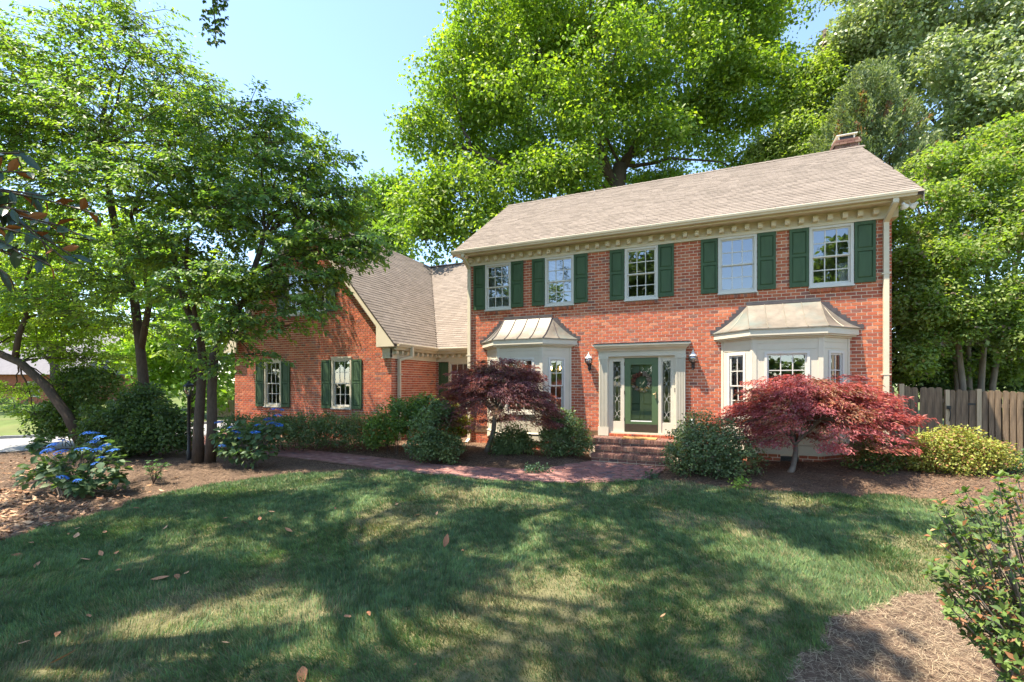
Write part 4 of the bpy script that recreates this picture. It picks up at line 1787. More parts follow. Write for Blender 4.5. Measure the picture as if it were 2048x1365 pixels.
def curve3(a, b, bend, n=7):
    a, b = Vector(a), Vector(b)
    out = []
    for i in range(n + 1):
        t = i / n
        out.append(a.lerp(b, t) + Vector(bend) * (4 * t * (1 - t)))
    return out


def wiggle(rng, pts, amp):
    return [p + Vector(rng.normal(size=3) * amp * (0 if i == 0 else 1)) for i, p in enumerate(pts)]


def lobes_px(lst):
    """(u, v, distance, radius m[, flat]) -> ellipsoids"""
    out = []
    for q in lst:
        p = at(q[0], q[1], q[2])
        fl = q[4] if len(q) > 4 else .8
        out.append((p.x, p.y, p.z, q[3], q[3], q[3] * fl))
    return out


def spray_pts(rng, lobes, n, length, per=30, axis=None):
    """leaves set along drooping twigs that reach outwards in loose layers"""
    lobes = np.array(lobes, float)
    w = (lobes[:, 3] * lobes[:, 4] * lobes[:, 5]) ** (2 / 3)
    ns = int(n / per)
    li = rng.choice(len(lobes), size=ns, p=w / w.sum())
    dirs = sphere(rng, ns)
    cen = lobes[li, :3] + dirs * (rng.random(ns) ** .4)[:, None] * lobes[li, 3:6]
    out = cen - np.array(axis)[None]
    out[:, 2] = 0
    H = norm(norm(out) * .9 + rng.normal(size=(ns, 3)) * np.array([.7, .7, .22]) + dirs * .3)
    ln = length * rng.uniform(.5, 1.3, ns)
    cnt = rng.poisson(per * ln / length)
    si = np.repeat(np.arange(ns), cnt)
    m = len(si)
    t = rng.random(m) ** .75
    S = norm(np.cross(H, np.array([0, 0, 1.0])))
    sd = rng.normal(size=m)
    P = cen[si] + H[si] * (ln[si] * t)[:, None] + S[si] * (sd * ln[si] * .17 * (1.15 - .5 * t))[:, None]
    P[:, 2] += -.22 * ln[si] * t * t + rng.normal(size=m) * .035
    D = H[si] * .55 + S[si] * (np.sign(sd) * .7)[:, None] + np.array([0, 0, -.45]) + rng.normal(size=(m, 3)) * .3
    N = np.array([0, 0, 1.0]) + rng.normal(size=(m, 3)) * .5 + H[si] * .2
    return P, D, N, si, cen, H, ln


def tree(name, label, base, trunks, lobes, n, leafL, pal, seed, sub_r=1.0, per=55, flat=.6, leafW=.3, mat='leaf', bark='bark', group=None, cat='tree',
         shell=.45, droop=.25, upb=.55, jit=.45, limb_r=.10, accent=None, twigs=5, fold=.25, limbs=True, fork=None, spray=None):
    """trunks: list of (points, radii); limbs are grown from the last trunk points to the lobes"""
    rng = np.random.default_rng(seed)
    root = thing(name, base, label, cat, group)
    mb = MB()
    nodes = []
    for pts, rad in trunks:
        pts = [Vector(p) for p in pts]
        mb.tube(pts, rad, 10)
        nodes += pts[len(pts) // 2:]
    if fork:
        nodes += [Vector(f_) for f_ in fork]
    if spray:
        P, D, N, si, cen, H, ln = spray_pts(rng, lobes, n, spray, per, (base[0], base[1], 0))
        for k in range(len(cen)):
            a_, h_ = Vector(cen[k]), Vector(H[k])
            mb.tube([a_ - h_ * ln[k] * .5, a_ + h_ * ln[k] * .4, a_ + h_ * ln[k] * .95 - Vector((0, 0, .2 * ln[k]))], [.011, .007, .003], 3, cap=False)
    else:
        P, D, N, si, cen = crown_pts(rng, lobes, n, sub_r, per, flat, shell, droop, upb, jit)
    if limbs:
        lob = np.array(lobes)
        for L_ in lob:
            c = Vector(L_[:3])
            low = [q for q in nodes if q.z < c.z + .3] or nodes
            st = min(low, key=lambda q: (q - c).length + .6 * max(0, q.z - c.z))
            ln = (c - st).length
            pts = wiggle(rng, curve3(st, c, (0, 0, ln * .06)), ln * .018)
            r0 = limb_r * min(1.3, .5 + ln * .08)
            mb.tube(pts, [r0 * (1 - .75 * i / (len(pts) - 1)) for i in range(len(pts))], 6, cap=False)
            near = np.argsort(np.linalg.norm(cen - L_[:3], axis=1))[:twigs * 3]
            for k in near[::3]:
                e = Vector(cen[k])
                pts = wiggle(rng, curve3(c, e, (0, 0, .05 * (e - c).length), 4), (e - c).length * .03)
                mb.tube(pts, [r0 * .25 * (1 - .7 * i / 4) for i in range(5)], 4, cap=False)
    mb.build('trunk', M_[bark], root, True)
    L = leafL * rng.uniform(.5, 1.45, len(P))
    col = leaf_cols(rng, si, pal, accent=accent)
    leaves('crown', P, D, N, L, leafW, col, M_[mat], root, fold=fold)
    return root


GREEN_OAK = [(.140, .198, .030), (.112, .166, .030), (.175, .222, .034), (.085, .135, .030)]
GREEN_DOG = [(.11, .165, .052), (.13, .185, .046), (.16, .205, .040), (.092, .155, .062)]
GREEN_PALE = [(.20, .24, .13), (.17, .21, .10), (.25, .27, .17)]
GREEN_MYR = [(.135, .185, .045), (.11, .160, .040), (.165, .20, .06)]
GREEN_DARK = [(.06, .095, .036), (.08, .115, .04), (.05, .082, .034)]
GREEN_BUSH = [(.10, .14, .058), (.125, .165, .06), (.08, .12, .052)]

# ---- great oak behind the house
ot = at(1232, 470, 27)
oak_l = lobes_px([(1000, 60, 27, 3.9), (1150, -40, 27, 4.6), (1350, -40, 28, 4.6), (1490, 60, 28, 3.4), (905, 190, 26, 2.4), (960, 150, 27, 3.2), (860, 280, 26, 1.9),
                  (850, 400, 25, 1.9), (930, 400, 25, 2.6), (1060, 240, 26, 3.8), (1200, 140, 29, 4.4), (1350, 140, 27, 4.0), (1500, 190, 27, 2.9), (1090, 390, 25, 2.8),
                  (1270, 330, 29, 3.0), (1430, 260, 28, 2.6), (990, 480, 24, 1.9), (1180, 440, 26, 2.2), (1530, 140, 28, 1.5), (850, 480, 24, 1.5), (1330, 400, 27, 2.1), (1440, 60, 30, 3.5),
                  (1060, 110, 31, 4.5), (1170, 230, 24, 1.6), (1310, 240, 24.5, 1.7), (1120, 340, 24, 1.8), (1230, 110, 23.5, 2.2), (1560, 200, 29, 1.7), (1470, 340, 27, 1.2), (1000, 300, 28, 3.0)])
tree('oak_tree', 'giant bright green oak towering behind the main roof against the sky', (ot.x, ot.y, .3),
     [([(ot.x, ot.y, .2), (ot.x - .1, ot.y, 6), (ot.x + .1, ot.y, 10), at(1235, 390, 27), at(1240, 330, 27)], [.75, .6, .52, .45, .4]),
      ([at(1235, 390, 27), at(1200, 300, 27), at(1205, 200, 27), at(1190, 100, 27), at(1180, 0, 27)], [.26, .22, .18, .13, .08]),
      ([at(1240, 350, 27), at(1280, 270, 27), at(1360, 210, 27), at(1430, 190, 27)], [.24, .19, .15, .09]),
      ([at(1222, 360, 27), at(1170, 290, 26.5), at(1120, 210, 26.5), at(1080, 110, 26.5)], [.22, .18, .14, .08]),
      ([at(1230, 420, 27), at(1120, 370, 26), at(1030, 340, 25.5), at(940, 300, 25.5)], [.2, .15, .12, .07])],
     oak_l, 215000, .20, GREEN_OAK, 101, sub_r=.95, per=95, flat=.72, leafW=.36, limb_r=.12, shell=.45, accent=((.23, .27, .04), .06))

# ---- pale trees behind the right end
pb_ = at(1900, 500, 24)
tree('tulip_tree', 'tall pale silvery-green tree filling the sky behind the myrtle', (pb_.x, pb_.y, .3),
     [([(pb_.x, pb_.y, .2), (pb_.x, pb_.y, 7), at(1905, 300, 24), at(1890, 120, 24), at(1880, -60, 24)], [.4, .33, .26, .18, .1])],
     lobes_px([(1725, 70, 24, 1.6), (1790, 20, 23, 2.3), (1900, 0, 23, 2.6), (2010, 60, 22, 2.4), (1760, 150, 24, 1.7), (1880, 150, 22, 2.1), (1990, 190, 21, 2.0), (2080, 120, 21, 2.2),
                (1920, 270, 22, 1.9), (2030, 300, 21, 1.7), (1740, -60, 25, 2.0), (1830, -80, 24, 2.6), (2080, 0, 23, 2.6), (1860, 330, 23, 1.3), (1790, 90, 26, 2.2), (1950, 90, 26, 2.5)]),
     95000, .205, GREEN_PALE, 102, sub_r=.7, per=55, flat=.55, leafW=.32, mat='leafgloss', shell=.4, limb_r=.1)
pb2 = at(1640, 420, 25)
tree('tulip_tree', 'slender pale green tree between the oak and the cedar above the chimney', (pb2.x, pb2.y, .3),
     [([(pb2.x, pb2.y, .2), (pb2.x, pb2.y, 8), at(1645, 220, 25), at(1650, 60, 25)], [.3, .25, .18, .1])],
     lobes_px([(1665, 90, 26, .9), (1640, 150, 25, 1.1), (1640, 210, 25, 1.6), (1590, 280, 25, 1.6), (1650, 310, 24, 1.5), (1530, 310, 26, 1.3), (1690, 130, 25, 1.2), (1600, 180, 26, 1.0)]),
     30000, .18, [(.16, .20, .05), (.13, .18, .045), (.19, .22, .065)], 103, sub_r=.7, per=45, flat=.55, shell=.35, limb_r=.08)

# ---- cedar behind the chimney
cd = at(1755, 420, 20)
rng = np.random.default_rng(77)
ced = thing('cedar_tree', (cd.x, cd.y, .3), 'feathery grey-green cedar with brown tufts rising right of the chimney', 'tree')
m = MB()
m.tube([(cd.x, cd.y, .2), (cd.x, cd.y, 8), at(1760, 180, 20)], [.3, .2, .06], 8)
m.build('trunk', M_['bark'], ced, True)
Ps, Ds, Ns, Ls, cs = [], [], [], [], []
for k in range(620):
    v = rng.uniform(165, 420)
    hw = 12 + 95 * min(1, (v - 150) / 170.0)
    u = 1748 + rng.uniform(-hw, hw)
    base = at(u, v, 20 + rng.uniform(-1.6, 1.2))
    outd = np.array([(u - 1760) / 110.0 * CS, (u - 1760) / 110.0 * SN - .3, 1.0]) + rng.normal(size=3) * .2
    outd /= np.linalg.norm(outd)
    n = 75
    t = rng.random(n)
    P = np.array(base)[None] + outd[None] * (t * .9)[:, None] + rng.normal(size=(n, 3)) * .13 * (1.1 - t)[:, None]
    Ps.append(P)
    Ds.append(outd[None] * .8 + rng.normal(size=(n, 3)) * .45)
    Ns.append(sphere(rng, n))
    Ls.append(rng.uniform(.10, .20, n))
    c = np.array([(.18, .22, .10), (.15, .19, .085), (.21, .245, .12)][k % 3])
    if rng.random() < .09 and v > 230:
        c = np.array((.20, .11, .05))
    cs.append(c[None] * rng.uniform(.7, 1.25, (n, 1)))
P, D, N, L, c = (np.concatenate(q) for q in (Ps, Ds, Ns, Ls, cs))
leaves('crown', P, D, N, L, .2, c, M_['leafdull'], ced)

# ---- crape myrtle behind the fence
mt = at(1945, 780, 12.2)
stems = []
for (ub, u1, u2, u3) in ((1915, 1905, 1885, 1850), (1938, 1935, 1930, 1910), (1962, 1968, 1975, 1990), (1985, 2000, 2030, 2070), (1925, 1915, 1880, 1830)):
    dd = 11.9 + (ub % 7) * .12
    stems.append(([at(ub, 905, dd), at(ub, 770, dd), at(u1, 680, dd), at(u2, 540, dd), at(u3, 400, dd)], [.085, .07, .06, .045, .02]))
tree('crape_myrtle', 'sunlit yellow-green crape myrtle with bare multiple stems behind the picket fence', (mt.x, mt.y, .5), stems,
     lobes_px([(1850, 420, 12.0, 1.0), (1870, 520, 11.6, .9), (1840, 610, 11.5, .75), (1900, 610, 11.4, .8), (1960, 380, 12.2, 1.1), (2030, 330, 12.2, 1.0), (1960, 500, 11.6, 1.0), (2040, 450, 11.6, 1.0),
                (1980, 610, 11.3, .8), (2060, 580, 11.2, .9), (1830, 690, 11.5, .5), (2080, 280, 12.5, 1.0), (2040, 670, 11.0, .55), (1850, 340, 12.4, .65), (1900, 320, 12.6, .6), (2000, 270, 12.8, .6), (1825, 520, 11.8, .5), (2110, 420, 11.5, 1.0), (1830, 740, 12.4, .5), (1890, 735, 12.8, .5), (1950, 720, 12.9, .55), (2020, 735, 12.6, .5), (1860, 690, 12.6, .55), (1985, 680, 12.8, .55), (2060, 700, 12.2, .6), (1835, 725, 11.3, .38), (1885, 690, 11.3, .36), (1940, 660, 11.2, .34), (2000, 700, 11.1, .32)]),
     85000, .09, GREEN_MYR, 104, sub_r=.30, per=45, flat=.6, leafW=.32, bark='barkpale', shell=.3, limb_r=.035, accent=((.20, .14, .11), .05), twigs=3)
und = at(1850, 760, 13.2)
tree('laurel_bush', 'dark shaded evergreen shrub behind the fence close to the house corner', (und.x, und.y, .5),
     [([at(1850, 900, 13.2), at(1850, 800, 13.2), at(1845, 720, 13.2)], [.07, .06, .03])],
     lobes_px([(1815, 700, 13.4, .9), (1850, 740, 13.4, .9), (1910, 730, 13.6, .9), (1970, 740, 13.8, .9), (1830, 620, 13.8, .8), (2040, 720, 13.6, 1.0), (1800, 560, 14.2, .9), (1890, 660, 14, .9), (1990, 650, 14, 1.0), (1810, 480, 14.5, .8)]),
     30000, .14, GREEN_DARK, 105, sub_r=.4, per=45, mat='leafdull', cat='shrub', limb_r=.03)

# ---- dogwoods on the left
d1 = on_ground(300, 905)
d1 = at(295, 905, 14.3)
tree('dogwood_tree', 'tall layered dogwood with a single dark trunk behind the dark bush', (d1.x, d1.y, .2),
     [([at(297, 905, 14.3), at(290, 790, 14.3), at(280, 690, 14.3), at(268, 590, 14.2), at(240, 500, 14), at(220, 400, 13.6), at(212, 290, 13.3)], [.16, .145, .13, .12, .11, .09, .06]),
      ([at(282, 700, 14.3), at(300, 600, 14), at(285, 520, 13.6), at(262, 430, 13.3)], [.10, .08, .07, .05])],
     lobes_px([(285, 50, 13, .75, .6), (200, 110, 13, 1.5, .6), (60, 150, 13, 1.5, .6), (330, 150, 12.4, 1.35, .6), (110, 250, 13, 1.8, .55), (250, 260, 12.5, 1.7, .55), (380, 240, 12, 1.1, .55),
                (30, 330, 12.8, 1.6, .55), (170, 380, 12.4, 1.6, .5), (310, 380, 12, 1.4, .5), (20, 80, 13.5, 1.0, .6), (215, 10, 13.2, 1.0, .6), (90, 470, 13, 1.4, .5), (-60, 230, 13, 1.8, .6),
                (230, 560, 13.4, 1.2, .5), (120, 600, 14, 1.2, .5), (390, 330, 12, 1.0, .5), (280, 650, 14.4, 1.0, .5), (340, 260, 16, 1.3, .5), (430, 300, 16, 1.2, .5), (480, 380, 15.6, 1.0, .5), (400, 400, 16, 1.2, .5), (520, 330, 15.6, .8, .5), (380, 190, 15.6, .8, .5)]),
     72000, .115, GREEN_DOG, 106, spray=.75, sub_r=.48, per=38, flat=.22, leafW=.27, shell=.25, droop=.5, upb=.9, jit=.4, limb_r=.06, fold=.3, group='dogwoods in the left bed')
d2 = on_ground(405, 927)
f1 = at(412, 690, 12.5)
tree('dogwood_tree', 'spreading dogwood on twin grey trunks reaching across the brick wing', d2,
     [([at(396, 928, 12.2), at(397, 860, 12.2), at(402, 780, 12.3), at(405, 720, 12.4), at(400, 670, 12.5), at(375, 620, 12.5), at(355, 560, 12.6), at(345, 490, 12.6)], [.15, .12, .11, .105, .09, .08, .07, .05]),
      ([at(420, 930, 12.2), at(424, 860, 12.1), at(424, 780, 12.1), at(428, 710, 12.1), at(450, 650, 12), at(490, 600, 11.8), at(508, 540, 11.7), at(530, 470, 11.6)], [.14, .12, .11, .105, .09, .08, .07, .05]),
      ([at(405, 720, 12.4), at(372, 520, 12.3), at(380, 440, 12.2)], [.06, .05, .03])],
     lobes_px([(470, 260, 12, 1.0, .5), (530, 240, 11.8, .85, .5), (560, 330, 11.8, 1.05, .5), (640, 330, 11.5, .75, .5), (660, 420, 11.4, .85, .45), (710, 490, 11.3, .62, .42), (520, 430, 11.8, 1.2, .5), (420, 450, 12, 1.2, .5),
                (330, 500, 12.2, 1.2, .5), (600, 500, 11.5, .95, .42), (560, 570, 11.5, .9, .4), (480, 560, 11.6, 1.0, .45), (400, 580, 12, 1.0, .45), (620, 610, 11.3, .5, .4), (540, 650, 11.5, .6, .4), (460, 660, 11.6, .7, .4),
                (640, 560, 11.3, .55, .4), (430, 360, 12, 1.1, .5), (610, 410, 11.6, .9, .45), (500, 710, 11.6, .45, .4), (430, 730, 11.9, .4, .4), (745, 500, 11.2, .30, .4), (650, 480, 11.3, .6, .5), (480, 620, 11.6, .6, .5), (690, 520, 11.2, .4, .5), (690, 380, 11.4, .5, .45), (370, 700, 12, .45, .4)]),
     46000, .112, [(.10, .165, .064), (.125, .185, .052), (.17, .22, .042), (.088, .15, .066)], 107, spray=.62, sub_r=.42, per=36, flat=.2, leafW=.27, shell=.12, droop=.55, upb=.95, jit=.4, limb_r=.05, fold=.3, group='dogwoods in the left bed')

# ---- leaning small tree at far left
l0 = at(160, 885, 14.5)
tree('leaning_tree', 'small sunlit tree leaning left over the drive with a curved bare trunk', (l0.x, l0.y, .2),
     [([at(163, 890, 14.5), at(135, 830, 14.5), at(90, 770, 14.5), at(40, 725, 14.4), at(-20, 700, 14.3), at(-90, 670, 14.2)], [.15, .14, .13, .115, .1, .06]),
      ([at(30, 718, 14.4), at(38, 670, 14.4), at(52, 635, 14.4), at(52, 560, 14.4), at(75, 500, 14.4)], [.09, .08, .065, .05, .03])],
     lobes_px([(80, 600, 15, 1.2, .5), (180, 640, 15.5, 1.3, .5), (20, 560, 15, 1.2, .5), (120, 700, 15.2, .9, .4), (30, 780, 15, .8, .3), (-40, 620, 14.5, 1.3, .5), (200, 720, 15.6, .8, .4), (130, 540, 15.5, 1.2, .5), (70, 830, 15, .4, .3), (110, 770, 15.2, .6, .35), (60, 660, 15.6, .9, .5), (150, 660, 15.8, .9, .5), (0, 680, 15.4, .8, .5)]),
     24000, .10, [(.19, .25, .035), (.16, .22, .035), (.22, .28, .045)], 108, spray=.6, sub_r=.4, per=34, flat=.3, leafW=.3, shell=.2, droop=.45, upb=.9, limb_r=.05)

# ---- woods behind the left drive and behind the wing
for (lab, lst, n, pal, seed, dd, ub) in (
        ('bright green tree beyond the drive, filling the gap behind the leaning trunk', [(60, 480, 30, 3.5), (170, 560, 32, 3.4), (-60, 560, 30, 3.5), (250, 470, 31, 3.2), (80, 640, 34, 2.5), (180, 420, 33, 3.2)], 15000, [(.22, .28, .04), (.18, .24, .04)], 201, 31, 110),
        ('dark leafy tree behind the drive between the dogwood trunks', [(340, 560, 28, 3.0), (440, 600, 27, 2.5), (390, 680, 26, 2.2), (470, 700, 26, 1.6), (300, 690, 27, 2.3), (450, 790, 26, 1.4), (350, 780, 27, 2)], 13000, [(.16, .23, .04), (.12, .18, .035)], 202, 27, 390),
        ('small-leaved tree rising behind the wing roof left of the oak', [(755, 420, 31, 1.7), (790, 380, 31, 1.0), (720, 460, 30, 1.6), (800, 460, 30, 1.3), (670, 480, 30, 1.8), (755, 370, 32, .8), (600, 540, 29, 2.0), (770, 490, 28, 1.4)], 14000, [(.075, .125, .035), (.10, .15, .04)], 203, 30, 740)):
    b = at(ub, 800, dd)
    tree('woodland_tree', lab, (b.x, b.y, .2), [([(b.x, b.y, .1), (b.x, b.y, 3.5), at(lst[0][0], lst[0][1] + 60, dd)], [.3, .25, .12])], lobes_px(lst), n, .30, pal, seed, sub_r=.9, per=45, group='trees beyond the house and drive')
rng = np.random.default_rng(60)
lst = [(u, 828 - 6 * (u % 3), 30 + u % 5, 1.3, .9) for u in range(-80, 130, 32)]
b = at(30, 850, 30)
tree('clipped_hedge', 'dark green hedge at the far edge of the sunny lawn across the drive', (b.x, b.y, .2), [([(b.x, b.y, .1), (b.x, b.y, 1.0)], [.08, .05])], lobes_px(lst), 7000, .16, GREEN_BUSH, 204, sub_r=.4, per=40, cat='hedge', limb_r=.02)

# distant wood closing the horizon all round
P_, D_, N_, L_, c_ = [], [], [], [], []
for k in range(150):
    an = rng.uniform(0, 2 * math.pi)
    rd = rng.uniform(75, 130)
    q = (rd * math.cos(an) - 5, rd * math.sin(an) + 10, rng.uniform(3, 7), rng.uniform(5, 9), rng.uniform(5, 9), rng.uniform(5, 8))
    P, D, N, si, cen = crown_pts(rng, [q], 260, 1.8, per=26)
    P_.append(P); D_.append(D); N_.append(N)
    L_.append(rng.uniform(.9, 1.6, len(P)))
    c_.append(leaf_cols(rng, si, [(.06, .10, .025), (.05, .085, .025), (.08, .12, .03)]))
fw = leaves('distant_wood', *(np.concatenate(q) for q in (P_, D_, N_, L_)), .4, np.concatenate(c_), M_['leafdull'], None)
tag(fw, 'continuous distant belt of trees closing the horizon', 'woodland', kind='stuff')

# ---- overhead maple that shades the lawn (trunk stands outside the picture, one twig hangs into it)
ov = []
rng = np.random.default_rng(61)
for k in range(165):
    gx_, gy_ = rng.uniform(-14.5, 3.6), rng.uniform(1.8, 11.6)
    z = rng.uniform(12.5, 19)
    px_, py_ = gx_ - .355 * z, gy_ - .275 * z
    if (gx_ < -8.5 and gy_ > 6.0) or (gx_ > .9 and gy_ < 6.3) or (gx_ > 2.3 and gy_ > 9.0):
        continue
    if z - 2.0 < CAM_Z + .87 * (-SN * px_ + CS * py_):
        continue
    ov.append((px_, py_, z, rng.uniform(.45, .95), rng.uniform(.45, .95), rng.uniform(.4, .7)))
for (gx_, gy_) in ((-2.4, 11.9), (-1.5, 12.0), (-3.6, 11.2), (-.3, 11.2), (.9, 11.1), (-5.0, 11.4), (-1.9, 11.2), (-7.0, 10.9), (2.0, 10.9)):
    z = rng.uniform(14.5, 16.5)
    ov.append((gx_ - .355 * z, gy_ - .275 * z, z, .7, .7, .5))
tp = (-10.5, -3.0)
tree('shade_maple', 'high maple over the lawn with one leafy twig hanging into the top of the sky', (tp[0], tp[1], .0),
     [([(tp[0], tp[1], -.1), (tp[0], tp[1], 4), (tp[0] + .3, tp[1] + .5, 8), (tp[0] + .8, tp[1] + 1.2, 11)], [.5, .42, .36, .26]),
      ([(tp[0] + .3, tp[1] + .5, 8), (-8.5, 1.0, 11.5), (-6.5, 4.5, 13.0)], [.25, .18, .08])],
     ov, 33000, .17, GREEN_DOG, 110, sub_r=.42, per=40, flat=.5, leafW=.42, shell=.1, limb_r=.08, twigs=3)
smt = bpy.data.objects['shade_maple']
rng = np.random.default_rng(62)
hp = [at(405, -120, 6.5), at(420, -40, 6.5), at(428, 20, 6.5), at(432, 80, 6.5)]
m = MB()
m.tube([(-6.5, 2.0, 12.2), at(380, -260, 6.5)] + hp, [.03, .024, .018, .013, .009, .005], 5)
Pn, Dn, Nn, Ln, Cn = [], [], [], [], []
for k in range(120):
    t = rng.uniform(-60, 88)
    c = np.array(at(430 + rng.normal() * 14 * (1 - max(0, t - 60) / 60), t, 6.5 + rng.normal() * .12))
    for an in (-1.1, -.5, 0, .5, 1.1):
        d = np.array([math.sin(an) + rng.normal() * .25, rng.normal() * .5, -math.cos(an)])
        Pn.append(c); Dn.append(d); Nn.append(rng.normal(size=3) + np.array([0, -.8, .6]))
        Ln.append(.065 * rng.uniform(.7, 1.1)); Cn.append(np.array((.055, .095, .028)) * rng.uniform(.7, 1.2))
m.build('hanging_twig', M_['bark'], smt)
leaves('hanging_leaves', np.array(Pn), np.array(Dn), np.array(Nn), np.array(Ln), .3, np.array(Cn), M_['leaf'], smt)

# ---- trees across the street behind the viewer, mirrored in the window glass
for (x, y, h, r, lab, seed) in ((10.8, -22, 15.5, 4.6, 'round-headed tree across the street mirrored in the upstairs window by the downspout', 301),
                                (-5.8, -15, 14.5, 3.2, 'dark tree across the street mirrored in the window above the front door', 302),
                                (-17, -20, 13, 5.0, 'broad tree across the street mirrored in the upstairs windows with blinds', 303)):
    tree('street_tree', lab, (x, y, 0), [([(x, y, -.1), (x, y, h * .4), (x, y, h * .7)], [.35, .28, .15])],
         [(x + dx * r, y + dy * r, h * zz, r * s_, r * s_, r * s_) for dx, dy, zz, s_ in ((0, 0, .8, .7), (.5, 0, .65, .6), (-.5, .1, .62, .6), (.1, .4, .55, .6), (0, -.4, .7, .6), (.3, .2, .85, .45), (-.3, 0, .85, .45))],
         5000, .45, GREEN_BUSH, seed, sub_r=1.0, per=40, group='trees across the street')


# ------------------------------------------------------------------ laceleaf maples
def lace_maple(label, base, fork, cen, rx, ry, ztop, zrim, n, pal, seed, lean=(0, 0), trunk_r=.06, open_=.25):
    rng = np.random.default_rng(seed)
    root = thing('laceleaf_maple', base, label, 'tree', 'laceleaf maples before the bays')
    cen = Vector(cen)
    base = Vector(base)
    fork = Vector(fork)
    mb = MB()
    mb.tube(wiggle(rng, curve3(base - Vector((0, 0, .05)), fork, (.05, 0, 0), 5), .012), [trunk_r * 1.25, trunk_r * 1.05, trunk_r, trunk_r * .95, trunk_r * .9, trunk_r * .85], 10)
    nc = 240
    an = rng.uniform(0, 2 * math.pi, nc)
    q = rng.random(nc) ** .55 * np.where(rng.random(nc) < .12, 1.12, 1.0)
    lay = rng.random(nc)
    depth = .30 * lay ** 1.5
    irr = 1 + .16 * np.sin(an * 3 + seed) + .10 * np.sin(an * 5 + 1.7 * seed)
    X = cen.x + rx * q * irr * np.cos(an) + lean[0] * q
    Y = cen.y + ry * q * irr * np.sin(an) + lean[1] * q
    top = zrim + (ztop - zrim) * np.sqrt(np.clip(1 - np.minimum(q, 1) ** 2.3, 0, 1))
    Z = top - depth * (1.1 - .5 * q) * (ztop - zrim) * 1.6
    Z = np.maximum(Z, zrim - .12) + rng.normal(size=nc) * .055 * (ztop - zrim)
    for k in range(9):
        a_ = 2 * math.pi * k / 9 + rng.uniform(-.2, .2)
        e = Vector((cen.x + rx * .55 * math.cos(a_), cen.y + ry * .55 * math.sin(a_), zrim + (ztop - zrim) * .52))
        pts = wiggle(rng, curve3(fork, e, (0, 0, .10), 6), .03)
        mb.tube(pts, [trunk_r * .6 * (1 - .7 * i / 6) for i in range(7)], 6, cap=False)
        for j in range(4):
            a2 = a_ + rng.uniform(-.5, .5)
            f_ = rng.uniform(.75, .98)
            e2 = Vector((cen.x + rx * f_ * math.cos(a2), cen.y + ry * f_ * math.sin(a2), zrim + (ztop - zrim) * .35 * (1.1 - f_) + .05))
            mb.tube(wiggle(rng, curve3(pts[3 + j % 3], e2, (0, 0, .10), 4), .02), [.014, .012, .009, .006, .004], 4, cap=False)
    mb.build('trunk', M_['barkmaple'], root, True)
    per = rng.poisson(n / nc, nc)
    si = np.repeat(np.arange(nc), per)
    m = len(si)
    rad = np.stack([np.cos(an), np.sin(an) * ry / rx, np.zeros(nc)], 1)
    R_ = rad[si]
    tang = np.stack([-R_[:, 1], R_[:, 0], np.zeros(m)], 1)
    slope = -(.06 + .32 * q[si] ** 2)
    g1, g2, g3 = rng.normal(size=m).clip(-1.6, 1.6), rng.normal(size=m).clip(-1.8, 1.8), rng.normal(size=m)
    # plates that follow the dome and droop at the tips
    rr = .26 * rx / 2.0 + .06
    P = np.stack([X[si], Y[si], Z[si]], 1) + R_ * (g1 * rr * .8)[:, None] + tang * (g2 * rr * .9)[:, None]
    P[:, 2] += slope * g1 * rr * .7 - .10 * (g2 * g2) * rr + g3 * .022
    P[:, 2] = np.maximum(P[:, 2], zrim - .16 + .1 * rng.random(m))
    D = R_ * .9 + tang * rng.normal(size=(m, 1)) * .8 + np.array([0, 0, -.06]) + rng.normal(size=(m, 3)) * .25
    D[:, 2] += slope * .35
    N = np.array([0, 0, 1.0]) + rng.normal(size=(m, 3)) * .5 + R_ * .3
    L = rng.uniform(.04, .11, m)
    col = leaf_cols(rng, si, pal, .3, .3)
    leaves('crown', P, D, N, L, .13, col, M_['leafred'], root, fold=.2, curl=.25)
    return root


b1 = at(973, 900, 12.4)
lace_maple('dark purple laceleaf maple mushrooming before the bay near the wing', b1, at(990, 832, 12.2), at(995, 800, 12.0), 1.58, .95, 2.82, 1.36, 46000,
           [(.145, .068, .072), (.165, .075, .072), (.12, .060, .070), (.19, .085, .062), (.13, .09, .05)], 401, trunk_r=.07)
b2 = on_ground(1578, 945)
lace_maple('red laceleaf maple spreading low before the bay near the downspout', b2, at(1590, 890, 10.0), at(1600, 820, 9.9), 1.56, .98, 2.44, 1.16, 46000,
           [(.27, .085, .085), (.23, .072, .078), (.33, .125, .105), (.20, .066, .072), (.20, .11, .06)], 402, lean=(.25, -.1), trunk_r=.055)
# the sprawling sunlit branch of the red maple towards the fence
rm = bpy.data.objects['laceleaf_maple.001']
rng = np.random.default_rng(403)
Ps, Ds, Ns, Ls, cs = [], [], [], [], []
for k in range(46):
    t = rng.random()
    u = 1680 + 112 * t + rng.normal() * 16
    v = 760 + 75 * t + abs(rng.normal()) * 42 * (1.1 - t)
    c = np.array(at(u, v, 9.6 - .4 * t + rng.normal() * .2))
    n = 230
    P = c + rng.normal(size=(n, 3)) * np.array([.13, .12, .028])
    Ps.append(P); Ds.append(np.array([.9, -.1, -.25]) + rng.normal(size=(n, 3)) * .45)
    Ns.append(np.array([0, 0, 1.0]) + rng.normal(size=(n, 3)) * .5)
    Ls.append(rng.uniform(.05, .11, n))
    cs.append(np.array([(.32, .10, .095), (.27, .08, .08), (.36, .13, .11)][k % 3])[None] * rng.uniform(.7, 1.25, (n, 1)))
leaves('side_branch_leaves', *(np.concatenate(q) for q in (Ps, Ds, Ns, Ls)), .13, np.concatenate(cs), M_['leafred'], rm, fold=.2, curl=.25)


